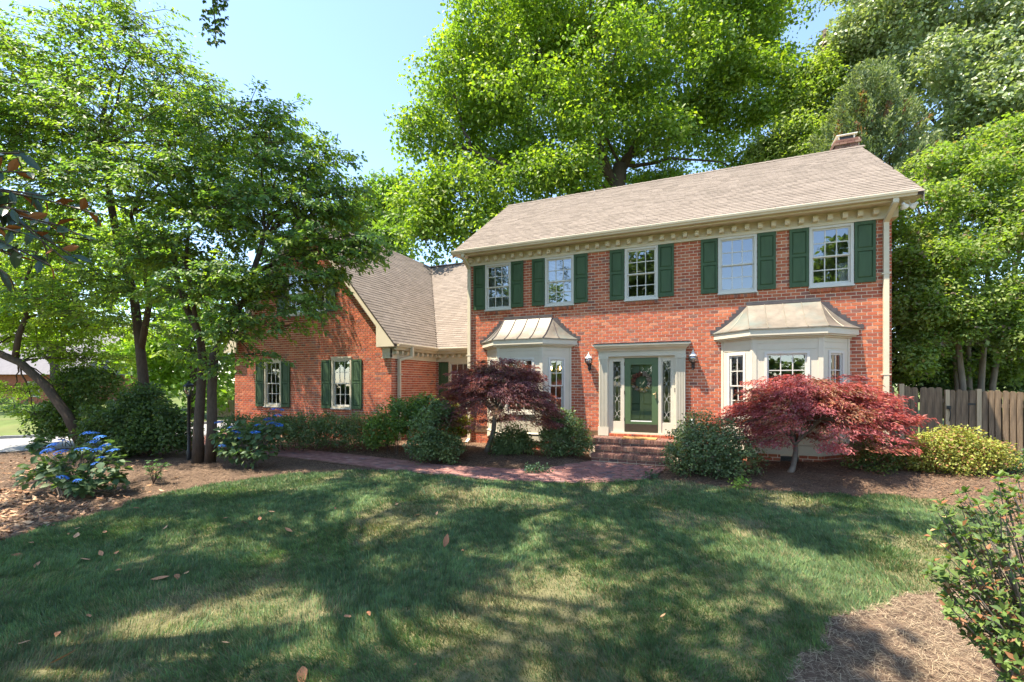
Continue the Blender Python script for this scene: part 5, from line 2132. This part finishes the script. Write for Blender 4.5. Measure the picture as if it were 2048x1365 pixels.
# ------------------------------------------------------------------ shrubs
def shrub(name, label, lst, base_uv, n, leafL, pal, seed, mat='leafdull', sub_r=.14, per=30, accent=None, group=None, cat='shrub', leafW=.34, shell=.45, stem_r=.012, twig_mat='bark', up_=.55):
    rng = np.random.default_rng(seed)
    lob = lobes_px(lst)
    bx, by = np.mean([q[0] for q in lob]), np.mean([q[1] for q in lob])
    b = Vector((bx, by, float(gz(bx, by))))
    root = thing(name, b, label, cat, group)
    mb = MB()
    for k in range(14):
        q = lob[k % len(lob)]
        e = Vector((q[0] + rng.normal() * q[3] * .35, q[1] + rng.normal() * q[4] * .35, q[2] + rng.uniform(-.1, .6) * q[5]))
        s_ = Vector((q[0] * .6 + bx * .4 + rng.normal() * .08, q[1] * .6 + by * .4 + rng.normal() * .08, 0))
        s_.z = float(gz(s_.x, s_.y)) - .02
        mb.tube(wiggle(rng, curve3(s_, e, (0, 0, .05), 5), .02), [stem_r * (1 - .7 * i / 5) for i in range(6)], 5, cap=False)
    mb.build('stems', M_[twig_mat], root)
    P, D, N, si, cen = crown_pts(rng, lob, int(n * .72), sub_r * 1.15, per, .75, shell, .1, up_, .6)
    keep = P[:, 2] > gz(P[:, 0], P[:, 1]) + .02
    P, D, N, si = P[keep], D[keep], N[keep], si[keep]
    col = leaf_cols(rng, si, pal, .28, .28, accent)
    leaves('foliage', P, D, N, leafL * rng.uniform(.6, 1.6, len(P)), leafW, col, M_[mat], root)
    return root


shrub('round_shrub', 'small round dark green shrub between the purple maple trunk and the steps', [(1022, 882, 12.3, .46, .95), (1005, 895, 12.2, .32, .9), (1045, 892, 12.2, .32, .9)], None, 9000, .050, GREEN_BUSH, 501)
shrub('round_shrub', 'dark green shrub standing immediately left of the brick steps', [(1132, 868, 12.0, .56, 1.0), (1110, 880, 11.9, .42, 1), (1155, 885, 12.0, .40, 1.0), (1125, 845, 12.2, .38, .9)], None, 13000, .052, GREEN_BUSH, 502, accent=((.12, .09, .06), .05))
shrub('round_shrub', 'dense glossy green shrub in front of the purple maple\'s drooping edge', [(868, 860, 11.9, .58, 1.15), (850, 890, 11.8, .46, .9), (890, 895, 11.8, .46, .9), (880, 830, 12.1, .40, 1.0)], None, 14000, .055, GREEN_BUSH, 503)
shrub('round_shrub', 'yellow-green topped shrub between the clipped hedge and the dense shrub', [(790, 840, 13.2, .62, 1.0), (820, 830, 13.0, .55, 1.0), (760, 865, 13.4, .48, .9), (845, 820, 13.2, .45, 1.0)], None, 14000, .06, [(.09, .15, .035), (.125, .19, .035), (.07, .12, .035)], 504)
shrub('nandina_bush', 'bright yellow-green shrub peeping from under the purple maple canopy', [(905, 838, 13.3, .36, 1.1), (920, 850, 13.2, .3, 1.0), (890, 815, 13.5, .32, .9)], None, 6000, .06, [(.17, .18, .02), (.12, .16, .02), (.20, .17, .02)], 505, accent=((.25, .03, .04), .04))
shrub('clipped_hedge', 'long low clipped dark hedge under the wing windows', [(u, 863, 14.3 - .0022 * (u - 440), .60, .85) for u in range(470, 745, 28)] + [(u, 848, 14.5 - .0022 * (u - 440), .42, .8) for u in range(480, 740, 28)], None, 26000, .055, GREEN_BUSH, 506, cat='hedge')
shrub('azalea_bush', 'large dark rounded azalea immediately right of the brick steps', [(1420, 890, 10.1, .72, .95), (1380, 895, 10.2, .55, .95), (1470, 910, 9.9, .55, .9), (1440, 925, 9.8, .5, .8), (1395, 860, 10.4, .45, .9), (1360, 915, 10.0, .38, .9)], None, 26000, .045, [(.10, .135, .062), (.125, .16, .066), (.08, .11, .055)], 507, accent=((.13, .085, .06), .07))
shrub('azalea_bush', 'thin straggly azalea under the red maple beside the house corner', [(1745, 925, 9.5, .42, .9), (1720, 910, 9.7, .34, .9), (1775, 905, 9.5, .36, .9)], None, 6500, .04, [(.055, .09, .025), (.09, .12, .03)], 508, accent=((.16, .07, .04), .15))
shrub('azalea_bush', 'sunlit yellow-green and rusty azalea in front of the picket fence', [(1900, 905, 9.2, .62, .75), (1860, 905, 9.3, .5, .75), (1955, 905, 9.1, .5, .7), (1910, 890, 9.3, .5, .7), (1830, 915, 9.4, .36, .8), (1990, 908, 9.1, .32, .6)], None, 22000, .042, [(.21, .22, .045), (.26, .26, .06), (.16, .18, .04)], 509, accent=((.24, .12, .05), .22))
shrub('ivy_patch', 'low blue-green ground cover at the fence foot near the picture edge', [(2010, 935, 9.4, .4, .4), (2050, 925, 9.5, .45, .5), (2060, 960, 8.8, .35, .4), (2020, 958, 9.0, .25, .4)], None, 6000, .06, [(.05, .09, .045), (.06, .105, .05)], 510)
shrub('evergreen_bush', 'large dark shaded evergreen bush behind the blue hydrangea', [(270, 840, 13.6, .85, .9), (230, 850, 13.8, .75, .9), (320, 850, 13.4, .75, .9), (345, 870, 13.2, .55, .9), (210, 880, 13.6, .55, .8), (290, 800, 13.8, .6, .8), (270, 885, 13.1, .6, .7)], None, 26000, .08, [(.060, .095, .030), (.08, .12, .032), (.046, .078, .028)], 511, sub_r=.2)
shrub('evergreen_bush', 'dark bush at the foot of the leaning trunk beside the drive', [(140, 830, 15.4, .85, .9), (190, 780, 15.6, .8, .9), (110, 850, 15.2, .6, .7), (200, 840, 15.0, .7, .9), (160, 760, 16.0, .6, .8)], None, 18000, .09, [(.062, .10, .028), (.085, .13, .03)], 512, sub_r=.22)
shrub('weed_tuft', 'small low weeds growing in the mulch before the small round shrub', [(1068, 940, 10.6, .14, .35), (1090, 938, 10.6, .12, .3)], None, 500, .045, [(.05, .09, .05)], 513, stem_r=.003, cat='weed')
shrub('weed_tuft', 'bright green weed tuft at the lawn edge under the big azalea', [(1483, 968, 9.1, .10, .5), (1470, 972, 9.0, .07, .5)], None, 300, .045, [(.12, .19, .03)], 514, stem_r=.003, cat='weed')
shrub('weed_tuft', 'low grassy weeds in the mulch before the mat of the big azalea', [(1312, 957, 10.0, .12, .3), (1300, 960, 9.9, .09, .3)], None, 300, .05, [(.05, .085, .04)], 515, stem_r=.003, cat='weed')


# ------------------------------------------------------------------ plants with large leaves, leaf by leaf
def broad_leaf_mesh(name, L, W, mat, col, cup=.12, under=None):
    """ovate blade with a midrib fold, 12 triangles; an underside of its own when given"""
    prof = [(0, 0), (.18, .55), (.42, 1.0), (.68, .82), (.88, .36), (1, 0)]
    m = MB()
    vs_, fs = [], []
    for t, w in prof:
        droop = -cup * L * t * t
        vs_ += [(0, t * L, droop), (w * W * L, t * L, droop + .25 * w * W * L), (-w * W * L, t * L, droop + .25 * w * W * L)]
    for i in range(len(prof) - 1):
        a_, b_ = i * 3, (i + 1) * 3
        fs += [(a_, a_ + 1, b_ + 1, b_), (a_ + 2, a_, b_, b_ + 2)]
    m.add(vs_, fs, col)
    if under is None:
        return m.mesh(name, mat)
    k = len(fs)
    m.add([(x, y, z - .0025) for x, y, z in vs_], [f_[::-1] for f_ in fs], col)
    me = m.mesh(name, [mat, under])
    for i, p_ in enumerate(me.polygons):
        p_.material_index = 0 if i < k else 1
    return me


def orient(D, N):
    y = Vector(D).normalized()
    z = Vector(N)
    z = (z - y * z.dot(y)).normalized()
    x = y.cross(z)
    return Matrix((x, y, z)).transposed().to_euler()


def hydrangea(label, lobes, n, heads, leafL, seed, base):
    rng = np.random.default_rng(seed)
    root = thing('hydrangea', base, label, 'shrub', 'blue hydrangeas in the left bed')
    lob = np.array(lobes_px(lobes))
    ms = [broad_leaf_mesh('leaf', leafL * s_, .40, M_['leafdull'], c) for s_ in (.8, 1.0, 1.2) for c in ((.075, .13, .058), (.095, .15, .06), (.13, .18, .07))]
    mb = MB()
    for i in range(n):
        q = lob[rng.integers(len(lob))]
        d = rng.normal(size=3)
        d /= np.linalg.norm(d)
        if d[2] < -.2:
            d[2] *= -.5
        P = q[:3] + d * q[3:6] * rng.uniform(.55, 1.05)
        P[2] = max(P[2], float(gz(P[0], P[1])) + .06)
        o_ = link('leaf', ms[rng.integers(len(ms))], root)
        o_.location = P
        D = np.array([d[0], d[1], -.25]) + rng.normal(size=3) * .45
        o_.rotation_euler = orient(D, np.array([d[0] * .5, d[1] * .5, 1.0]) + rng.normal(size=3) * .3)
        if i % 6 == 0:
            b_ = Vector((base[0] + rng.normal() * .12, base[1] + rng.normal() * .12, base[2] - .02))
            mb.tube(curve3(b_, Vector(P), (0, 0, .08), 4), [.008, .007, .006, .005, .004], 5, cap=False)
    # the inner leaves, too many to tell apart
    k2 = 420
    qi = lob[rng.integers(len(lob), size=k2)]
    dd = sphere(rng, k2)
    P2 = qi[:, :3] + dd * qi[:, 3:6] * rng.uniform(.2, .9, (k2, 1))
    P2[:, 2] = np.maximum(P2[:, 2], gz(P2[:, 0], P2[:, 1]) + .05)
    D2 = dd * np.array([1, 1, .3]) + np.array([0, 0, -.3]) + rng.normal(size=(k2, 3)) * .3
    N2 = np.array([0, 0, 1.0]) + rng.normal(size=(k2, 3)) * .35
    tag(leaves('foliage', P2, D2, N2, leafL * rng.uniform(.7, 1.2, k2), .40, np.array([(.075, .13, .058), (.095, .15, .06), (.13, .18, .07)])[rng.integers(3, size=k2)], M_['leafdull'], root), kind='stuff')
    # flower heads: domes of small florets
    hm = []
    for k in range(3):
        m = MB()
        for j in range(70):
            an, t = rng.uniform(0, 2 * math.pi), rng.random() ** .6
            r = .075 * t
            z = .035 * math.sqrt(1 - t * t * .9)
            c = np.array([(.03, .15, .58), (.045, .21, .66), (.045, .12, .48), (.10, .29, .68)][rng.integers(4)])
            x_, y_ = r * math.cos(an), r * math.sin(an)
            s_ = .011
            a2 = rng.uniform(0, 1.5)
            nn = Vector((x_ * 6, y_ * 6, 1)).normalized()
            tx = nn.cross(Vector((math.cos(a2), math.sin(a2), 0))).normalized()
            ty = nn.cross(tx)
            p_ = Vector((x_, y_, z))
            m.add([p_ + tx * s_, p_ + ty * s_, p_ - tx * s_, p_ - ty * s_], [(0, 1, 2, 3)], tuple(c))
        hm.append(m.mesh('flower_head', M_['petal']))
    for i, (u, v, d, s_) in enumerate(heads):
        P = at(u, v, d)
        o_ = link('flower_head', hm[i % 3], root)
        o_.location = P
        o_.scale = (s_ * 1.35, s_ * 1.35, s_ * 1.5)
        o_.rotation_euler = (rng.uniform(-.3, .3), rng.uniform(-.3, .3), rng.uniform(0, 6))
        mb.tube(curve3(Vector((base[0], base[1], base[2])), P - Vector((0, 0, .005)), (0, 0, .1), 4), [.008, .007, .006, .005, .004], 5, cap=False)
    mb.build('stems', M_['barkmaple'], root)


bH = on_ground(150, 992)
hydrangea('blue hydrangea near the leaf litter at the lawn edge', [(110, 930, 9.2, .38, .8), (160, 930, 9.1, .42, .8), (205, 935, 9.0, .36, .9), (80, 950, 9.2, .32, .8), (130, 960, 8.9, .34, .7), (190, 900, 9.3, .32, .6), (225, 960, 9.0, .24, .9), (170, 970, 8.8, .25, .7), (78, 890, 9.4, .10, 1.6)], 300,
          [(96, 904, 9.0, 1.15), (110, 892, 9.1, 1.2), (124, 884, 9.2, 1.1), (123, 907, 8.9, 1.2), (166, 902, 8.8, 1.25), (174, 869, 9.3, 1.1), (186, 870, 9.3, 1.1), (200, 877, 9.2, 1.0), (188, 886, 9.2, 1.0), (211, 894, 9.0, 1.0), (194, 903, 8.9, 1.1), (227, 904, 8.9, 1.1),
           (125, 957, 8.5, .95), (155, 963, 8.5, .7), (190, 929, 8.8, .7), (203, 917, 8.8, .7)], .15, 601, bH)
bH2 = on_ground(500, 934)
hydrangea('taller blue hydrangea in front of the clipped hedge beside the twin trunks', [(490, 870, 11.6, .5, .9), (530, 880, 11.6, .48, .9), (455, 880, 11.7, .36, .9), (510, 905, 11.4, .48, .7), (550, 860, 11.6, .36, .9), (470, 905, 11.5, .34, .7)], 300,
          [(551, 822, 11.3, 1.3), (562, 822, 11.4, 1.0), (538, 841, 11.3, 1.2), (557, 833, 11.3, 1.0), (545, 850, 11.2, 1.3), (558, 852, 11.3, 1.0), (438, 847, 11.5, 1.0), (466, 857, 11.3, 1.2), (470, 866, 11.3, 1.2), (476, 869, 11.3, 1.1), (481, 878, 11.3, 1.0), (511, 867, 11.2, 1.2), (515, 852, 11.3, .8), (445, 893, 11.3, .9)], .15, 602, bH2)
pp = on_ground(307, 968)
rng = np.random.default_rng(603)
yp = thing('young_plant', pp, 'young light green plant in bare mulch between the hydrangea and twin trunks', 'plant')
ms = [broad_leaf_mesh('leaf', .085 * s_, .33, M_['leafdull'], c) for s_ in (.8, 1.1) for c in ((.06, .13, .045), (.08, .16, .05))]
mb = MB()
for k in range(9):
    tip = at(307 + rng.normal() * 14, rng.uniform(918, 950), 9.9 + rng.normal() * .1)
    pts = curve3(pp, tip, (0, 0, .03), 4)
    mb.tube(pts, [.007, .006, .005, .004, .003], 5, cap=False)
    for j in range(12):
        q = pts[rng.integers(2, 5)]
        o_ = link('leaf', ms[rng.integers(4)], yp)
        d = rng.normal(size=3) * np.array([1, 1, .3])
        o_.location = Vector(q) + Vector(d) * .02
        o_.rotation_euler = orient(d, (0, 0, 1))
mb.build('stems', M_['bark'], yp)

# ---- magnolia bough hanging in from the left
rng = np.random.default_rng(604)
mg = thing('magnolia_tree', (-7.2, .4, 0), 'southern magnolia bough with glossy leaves and rusty undersides at the picture edge', 'tree')
mgm = [broad_leaf_mesh('leaf', L_, .21, M_['magtop'], (1, 1, 1), .16, M_['magbot']) for L_ in (.11, .135, .16)]
mb = MB()
mb.tube([(-7.2, .4, -.1), (-7.15, .45, 2.5), (-7.0, .5, 5), (-6.9, .5, 8)], [.22, .19, .16, .1], 10)
count = 0
for k, (u, v, d) in enumerate(((20, 300, 3.6), (60, 350, 3.5), (35, 420, 3.4), (95, 400, 3.6), (120, 460, 3.6), (60, 470, 3.3), (165, 470, 3.8), (205, 430, 3.9), (20, 520, 3.3), (90, 520, 3.4), (140, 510, 3.6), (30, 560, 3.2), (60, 530, 3.3), (-20, 380, 3.3), (-30, 480, 3.2), (10, 600, 3.2), (145, 530, 3.5), (-40, 560, 3.2), (0, 450, 3.4))):
    tip = at(u, v, d)
    st = Vector((-7.0 + .0 * k, .5, 2.9 + .12 * k))
    pts = wiggle(rng, curve3(st, tip, (0, 0, .25), 7), .03)
    mb.tube(pts, [.03, .026, .022, .018, .014, .011, .008, .006], 5, cap=False)
    for j in range(16):
        t = .55 + .45 * (j / 15) ** .8
        i0 = t * 7
        q = pts[int(i0)].lerp(pts[min(7, int(i0) + 1)], i0 - int(i0))
        ax = (pts[7] - pts[5]).normalized()
        sd = Vector(rng.normal(size=3))
        sd = (sd - ax * sd.dot(ax)).normalized()
        D = ax * rng.uniform(.2, .8) + sd * .8 + Vector((0, 0, -.75 if j < 10 else -.3))
        o_ = link('leaf', mgm[rng.integers(3)], mg)
        o_.location = q
        o_.rotation_euler = orient(D, Vector((.5, .2, .75)) + Vector(rng.normal(size=3)) * .75)
        count += 1
mb.build('trunk', M_['bark'], mg, True)

# ---- azalea in the foreground, right edge
rng = np.random.default_rng(605)
ab = Vector((2.15, 4.25, float(gz(2.15, 4.25))))
az = thing('foreground_azalea', ab, 'leggy azalea with whorled green leaves and withered blooms at the near right edge', 'shrub')
azm = [broad_leaf_mesh('leaf', .056 * s_, .24, M_['leafdull'], c, .08) for s_ in (.75, 1.0, 1.2) for c in ((.095, .15, .035), (.125, .18, .04), (.07, .12, .035))]
azd = [broad_leaf_mesh('withered_leaf', .045 * s_, .3, M_['dryleaf'], c, .5) for s_ in (.8, 1.1) for c in ((.22, .09, .04), (.36, .23, .11))]
mb = MB()
restP, restD, restN, restL, restC = [], [], [], [], []
tips = [(1885, 1010, 3.2), (1905, 1040, 3.3), (1880, 1060, 3.2), (1930, 1000, 3.4), (1990, 965, 3.2), (1965, 1010, 3.1), (1900, 1120, 3.1), (1862, 1140, 3.1), (1885, 1150, 3.0), (1930, 1080, 3.1), (1960, 1060, 3.0), (2010, 1020, 3.1),
        (2035, 985, 3.2), (2040, 1060, 3.0), (2000, 1090, 3.0), (1945, 1130, 3.0), (1915, 1180, 3.0), (1975, 1150, 2.9), (2020, 1130, 2.9), (2045, 1180, 2.9), (1990, 1200, 2.9), (1945, 1210, 2.95), (1900, 1230, 3.0), (1965, 1240, 2.9), (2020, 1240, 2.85),
        (2040, 1270, 2.8), (2070, 1000, 3.1), (2090, 1100, 2.9), (2080, 1200, 2.8), (2030, 1300, 2.8), (1990, 1010, 3.4), (1940, 1040, 3.4), (2015, 960, 3.4), (2070, 1280, 2.8), (2010, 1330, 2.75), (2045, 1350, 2.7), (1975, 1290, 2.85), (2080, 1340, 2.7), (1940, 1260, 2.95), (2060, 1230, 2.8), (1880, 1200, 3.05), (1910, 1090, 3.2), (1985, 1120, 3.2), (2030, 1200, 3.1), (1955, 1175, 3.2), (1925, 1140, 3.3)]
nleaf = 0
tips2 = []
for (u, v, d) in tips:
    for j in range(3):
        tips2.append((u + rng.normal() * (14 if j else 0), v + rng.normal() * (14 if j else 0), d + (rng.normal() * .1 if j else 0)))
for k, (u, v, d) in enumerate(tips2):
    tip = at(u, v, d)
    mid = ab.lerp(tip, .5) + Vector((rng.normal() * .08, rng.normal() * .08, .05))
    pts = [ab + Vector((rng.normal() * .06, rng.normal() * .06, -.03)), ab.lerp(mid, .55), mid, mid.lerp(tip, .6) + Vector((0, 0, .03)), tip]
    pts = wiggle(rng, pts, .012)
    mb.tube(pts, [.010, .008, .006, .004, .0025], 5, cap=False)
    for lvl, base_q, cnt, sc in ((0, pts[4], 7, 1.0), (1, pts[3].lerp(pts[4], .6), 5, .9), (2, pts[3].lerp(pts[4], .2), 5, .9), (3, pts[2].lerp(pts[3], .6), 4, .9)):
        a0 = rng.uniform(0, 6.28)
        ax = (pts[4] - pts[3]).normalized()
        for j in range(cnt):
            an = a0 + 2 * math.pi * j / cnt
            s1 = ax.cross(Vector((.3, .2, .9))).normalized()
            s2 = ax.cross(s1)
            D = (s1 * math.cos(an) + s2 * math.sin(an)) * .8 + ax * (.55 - .15 * lvl) + Vector((0, 0, .1)) + Vector(rng.normal(size=3)) * .32
            Nn = ax * .8 + Vector((0, 0, .6)) + Vector(rng.normal(size=3)) * .2
            dry = rng.random() < (.10 + .06 * lvl)
            if nleaf < 300 and lvl < 2 and u < 2060:
                o_ = link('withered_leaf' if dry else 'leaf', (azd if dry else azm)[rng.integers(4 if dry else 9)], az)
                o_.location = base_q
                o_.rotation_euler = orient(D, Nn)
                nleaf += 1
            else:
                restP.append(base_q); restD.append(D); restN.append(Nn); restL.append(.054 * sc * rng.uniform(.7, 1.2))
                restC.append(np.array((.24, .11, .05) if dry else [(.095, .15, .035), (.125, .18, .04), (.07, .12, .035)][rng.integers(3)]) * rng.uniform(.8, 1.2))
mb.build('stems', M_['barkmaple'], az)
tag(leaves('foliage', np.array(restP), np.array(restD), np.array(restN), np.array(restL), .25, np.array(restC), M_['leafdull'], az), kind='stuff')

# ------------------------------------------------------------------ lawn blades, straw, mulch and litter
rng = np.random.default_rng(700)


def strips(P, ang, L, W, lift, col):
    """thin bent straws lying near the ground"""
    d = np.stack([np.cos(ang), np.sin(ang), lift], 1)
    s = np.stack([-np.sin(ang), np.cos(ang), np.zeros(len(ang))], 1)
    v0, v1 = P - s * W[:, None], P + s * W[:, None]
    v2 = P + d * L[:, None]
    V_ = np.stack([v0, v1, v2], 1).reshape(-1, 3)
    F_ = np.arange(len(V_)).reshape(-1, 3)
    return V_, F_, np.repeat(col, 3, axis=0)


n = 1400000
x, y = rng.uniform(-11, 5, n), rng.uniform(.8, 11, n)
dep = -SN * x + CS * y
sx = (CS * x + SN * y) / np.maximum(dep, .1)
ok = (dep > 2.6) & (sx > -1.25) & (sx < 1.25) & (rng.random(n) < np.minimum(1, (4.0 / np.maximum(dep, .1)) ** 1.1))
x, y, dep = x[ok], y[ok], dep[ok]
ok = lawn_mask(x, y)
x, y, dep = x[ok], y[ok], dep[ok]
dry = fbm(x, y, 1.5, 11)
dry2 = fbm(x, y, .5, 12)
bare = ((dry > .56) & (dry2 > .48))
keep = ~(bare & (rng.random(len(x)) < .6))
x, y, dep, dry, dry2 = x[keep], y[keep], dep[keep], dry[keep], dry2[keep]
n = len(x)
h = rng.uniform(.032, .075, n) * (.6 + .8 * noise2(x, y, .11, 13))
W = .0027 * np.maximum(1, dep / 3.2) * rng.uniform(.8, 1.4, n)
an = rng.uniform(0, 2 * math.pi, n)
flow = 6.28 * fbm(x, y, 1.2, 14)
lean = rng.uniform(.15, .9, n)
h = h * np.where(rng.random(n) < .05, 1.5, 1.0)
P = np.stack([x, y, gz(x, y) + .002], 1)
g = np.array([(.108, .172, .066), (.122, .184, .066), (.138, .195, .074), (.098, .164, .084)])[rng.integers(4, size=n)]
strawc = np.array([(.25, .20, .10), (.20, .17, .09), (.30, .25, .14)])[rng.integers(3, size=n)]
pdry = np.clip((dry - .46) * 2.2, .05, .7) * np.clip(.4 + 1.2 * dry2, 0, 1)
isdry = rng.random(n) < pdry
col = np.where(isdry[:, None], strawc, g) * (1 + rng.uniform(-.3, .3, (n, 1))) * (.62 + .76 * noise2(x, y, .075, 19))[:, None] * (.8 + .4 * noise2(x, y, .45, 23))[:, None]
s = np.stack([np.cos(an), np.sin(an), np.zeros(n)], 1)
ld = np.stack([np.cos(flow + rng.normal(size=n) * .9), np.sin(flow + rng.normal(size=n) * .9), np.zeros(n)], 1)
tip = P + np.stack([ld[:, 0] * lean * h, ld[:, 1] * lean * h, h * (1 - .25 * lean)], 1)
V_ = np.stack([P - s * W[:, None], P + s * W[:, None], tip], 1).reshape(-1, 3)
gr = link('grass', fast_mesh('grass', V_, np.arange(3 * n).reshape(-1, 3), M_['grass'], np.repeat(col, 3, axis=0)))
tag(gr, 'shaded lawn grass with dry straw-coloured patches before the house', 'grass', kind='stuff')
NGRASS = n

# pine straw, near right corner and the beds
n = 620000
x, y = rng.uniform(-20, 9, n), rng.uniform(1.5, 13.2, n)
dep = -SN * x + CS * y
sx = (CS * x + SN * y) / np.maximum(dep, .1)
ok = (dep > 2.4) & (abs(sx) < 1.25) & (rng.random(n) < np.minimum(1, (5.0 / np.maximum(dep, .1)) ** 1.3))
x, y, dep = x[ok], y[ok], dep[ok]
ok = ~lawn_mask(x, y) & ~inside(CARS, x, y) & (y < 13)
walk_pts = np.stack([wx, wy], 1)
x, y, dep = x[ok], y[ok], dep[ok]
dmin = np.full(len(x), 9.0)
wn_ = np.zeros(len(x))
for i in range(0, 400, 4):
    dd = np.hypot(x - wx[i], y - wy[i]) - ww[i]
    dmin = np.minimum(dmin, dd)
ok = (dmin > -.03) & ~((x > -3.05) & (x < -.5) & (y > 11.5))
x, y, dep = x[ok], y[ok], dep[ok]
n = len(x)
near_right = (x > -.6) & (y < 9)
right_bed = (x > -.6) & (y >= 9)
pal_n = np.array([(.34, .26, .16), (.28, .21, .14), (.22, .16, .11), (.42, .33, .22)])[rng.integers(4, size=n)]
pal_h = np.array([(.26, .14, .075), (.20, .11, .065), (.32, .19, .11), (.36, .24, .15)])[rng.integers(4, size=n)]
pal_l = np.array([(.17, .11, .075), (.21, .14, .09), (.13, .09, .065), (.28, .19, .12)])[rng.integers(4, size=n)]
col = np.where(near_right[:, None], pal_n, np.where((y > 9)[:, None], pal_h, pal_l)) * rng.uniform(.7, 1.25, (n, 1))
L = np.where(near_right, rng.uniform(.05, .16, n), rng.uniform(.04, .13, n))
Wd = .0011 * np.maximum(1.2, dep / 2.6) * rng.uniform(.8, 1.5, n)
P = np.stack([x, y, gz(x, y) + .012 + .035 * (fbm(x, y, .55, 7) - .3) + rng.uniform(0, .02, n)], 1)
V_, F_, c3 = strips(P, rng.uniform(0, 6.28, n), L, Wd, rng.normal(size=n) * .14, col)
ps = link('pine_straw', fast_mesh('pine_straw', V_, F_, M_['straw'], c3))
tag(ps, 'loose pine straw and shredded mulch covering the planting beds', 'pine straw', kind='stuff')

# leaf litter in the left bed
n = 4200
u, v = rng.uniform(-60, 430, n), 905 + 190 * rng.random(n) ** .8
Pl, Dl, Nl, Ll, Cl = [], [], [], [], []
dens = np.clip(1.15 - (u + 60) / 420.0, .06, 1) * np.where(v > 985, 1, .45)
for i in range(n):
    if rng.random() > dens[i]:
        continue
    q = on_ground(u[i], v[i])
    if inside(LAWN, np.array([q.x]), np.array([q.y]))[0] or q.x < -18:
        continue
    Pl.append((q.x, q.y, q.z + .02 + rng.uniform(0, .03)))
    a_ = rng.uniform(0, 6.28)
    Dl.append((math.cos(a_), math.sin(a_), rng.normal() * .2))
    Nl.append((rng.normal() * .35, rng.normal() * .35, 1))
    Ll.append(rng.uniform(.06, .15))
    Cl.append(np.array([(.32, .16, .08), (.40, .23, .12), (.22, .12, .07), (.46, .30, .18), (.18, .11, .075)][rng.integers(5)]) * rng.uniform(.7, 1.2))
tag(leaves('leaf_litter', np.array(Pl), np.array(Dl), np.array(Nl), np.array(Ll), .24, np.array(Cl), M_['dryleaf'], None, fold=-.35, curl=-.15),
    'deep brown litter of fallen magnolia leaves around the hydrangea', 'leaf litter', kind='stuff')

# fallen leaves on the lawn, one by one
fm = [broad_leaf_mesh('fallen_leaf', L_, .23, M_['dryleaf'], c, cup) for L_, c, cup in ((.13, (.42, .20, .10), -.25), (.15, (.32, .14, .07), .25), (.12, (.50, .28, .15), -.4), (.10, (.36, .17, .08), .2))]
spots = [(690, 1240, 1.0), (888, 1103, 1.1), (150, 1083, 1.2), (68, 1094, .9), (210, 1073, .9), (22, 1118, 1.0), (182, 1127, .8), (232, 1117, 1.1), (205, 1120, .8), (280, 1087, 1.0), (326, 1066, .8), (80, 1131, 1.3), (300, 1168, 1.3), (352, 1157, .8),
         (367, 1157, .5), (245, 1147, .7), (95, 1342, 1.4), (605, 1345, 1.1), (35, 1299, .8), (375, 998, .9), (350, 992, .8), (265, 1022, .9), (150, 1064, .8), (137, 1073, .6), (520, 1047, .9), (482, 1050, .9), (550, 1030, .8), (608, 1030, 1.0),
         (585, 1071, .9), (840, 1035, .8), (872, 1037, .6), (922, 1109, .5), (445, 1043, .6), (735, 1233, .5), (460, 1297, .5), (832, 1343, .6), (180, 1245, .7), (118, 1274, .6), (790, 1016, .6), (875, 1018, .5), (202, 1168, .6), (670, 1020, .5), (1320, 1245, .5)]
rng = np.random.default_rng(808)
special = {(690, 1240): 'largest pale tan leaf lying flat alone in the lower middle lawn', (888, 1103): 'orange-brown leaf standing on edge in the middle of the lawn', (95, 1342): 'long dark rusty leaf in the lower left corner of the lawn',
           (1320, 1245): 'lone small leaf on the grass towards the straw bed'}
for i, (u, v, s_) in enumerate(spots):
    q = on_ground(u, v)
    o_ = link('fallen_leaf', fm[i % 4])
    o_.location = (q.x, q.y, q.z + .052)
    o_.scale = (s_ * 1.1, s_ * 1.1, s_ * 1.1)
    o_.rotation_euler = (rng.uniform(-.3, .3), rng.uniform(-.4, .4), rng.uniform(0, 6.28))
    if (u, v) == (888, 1103):
        o_.rotation_euler = (R(75), R(20), YAW + .2)
    tag(o_, special.get((u, v), 'dry curled brown magnolia leaf lying in the grass among others'), 'fallen leaf', 'fallen leaves on the lawn')
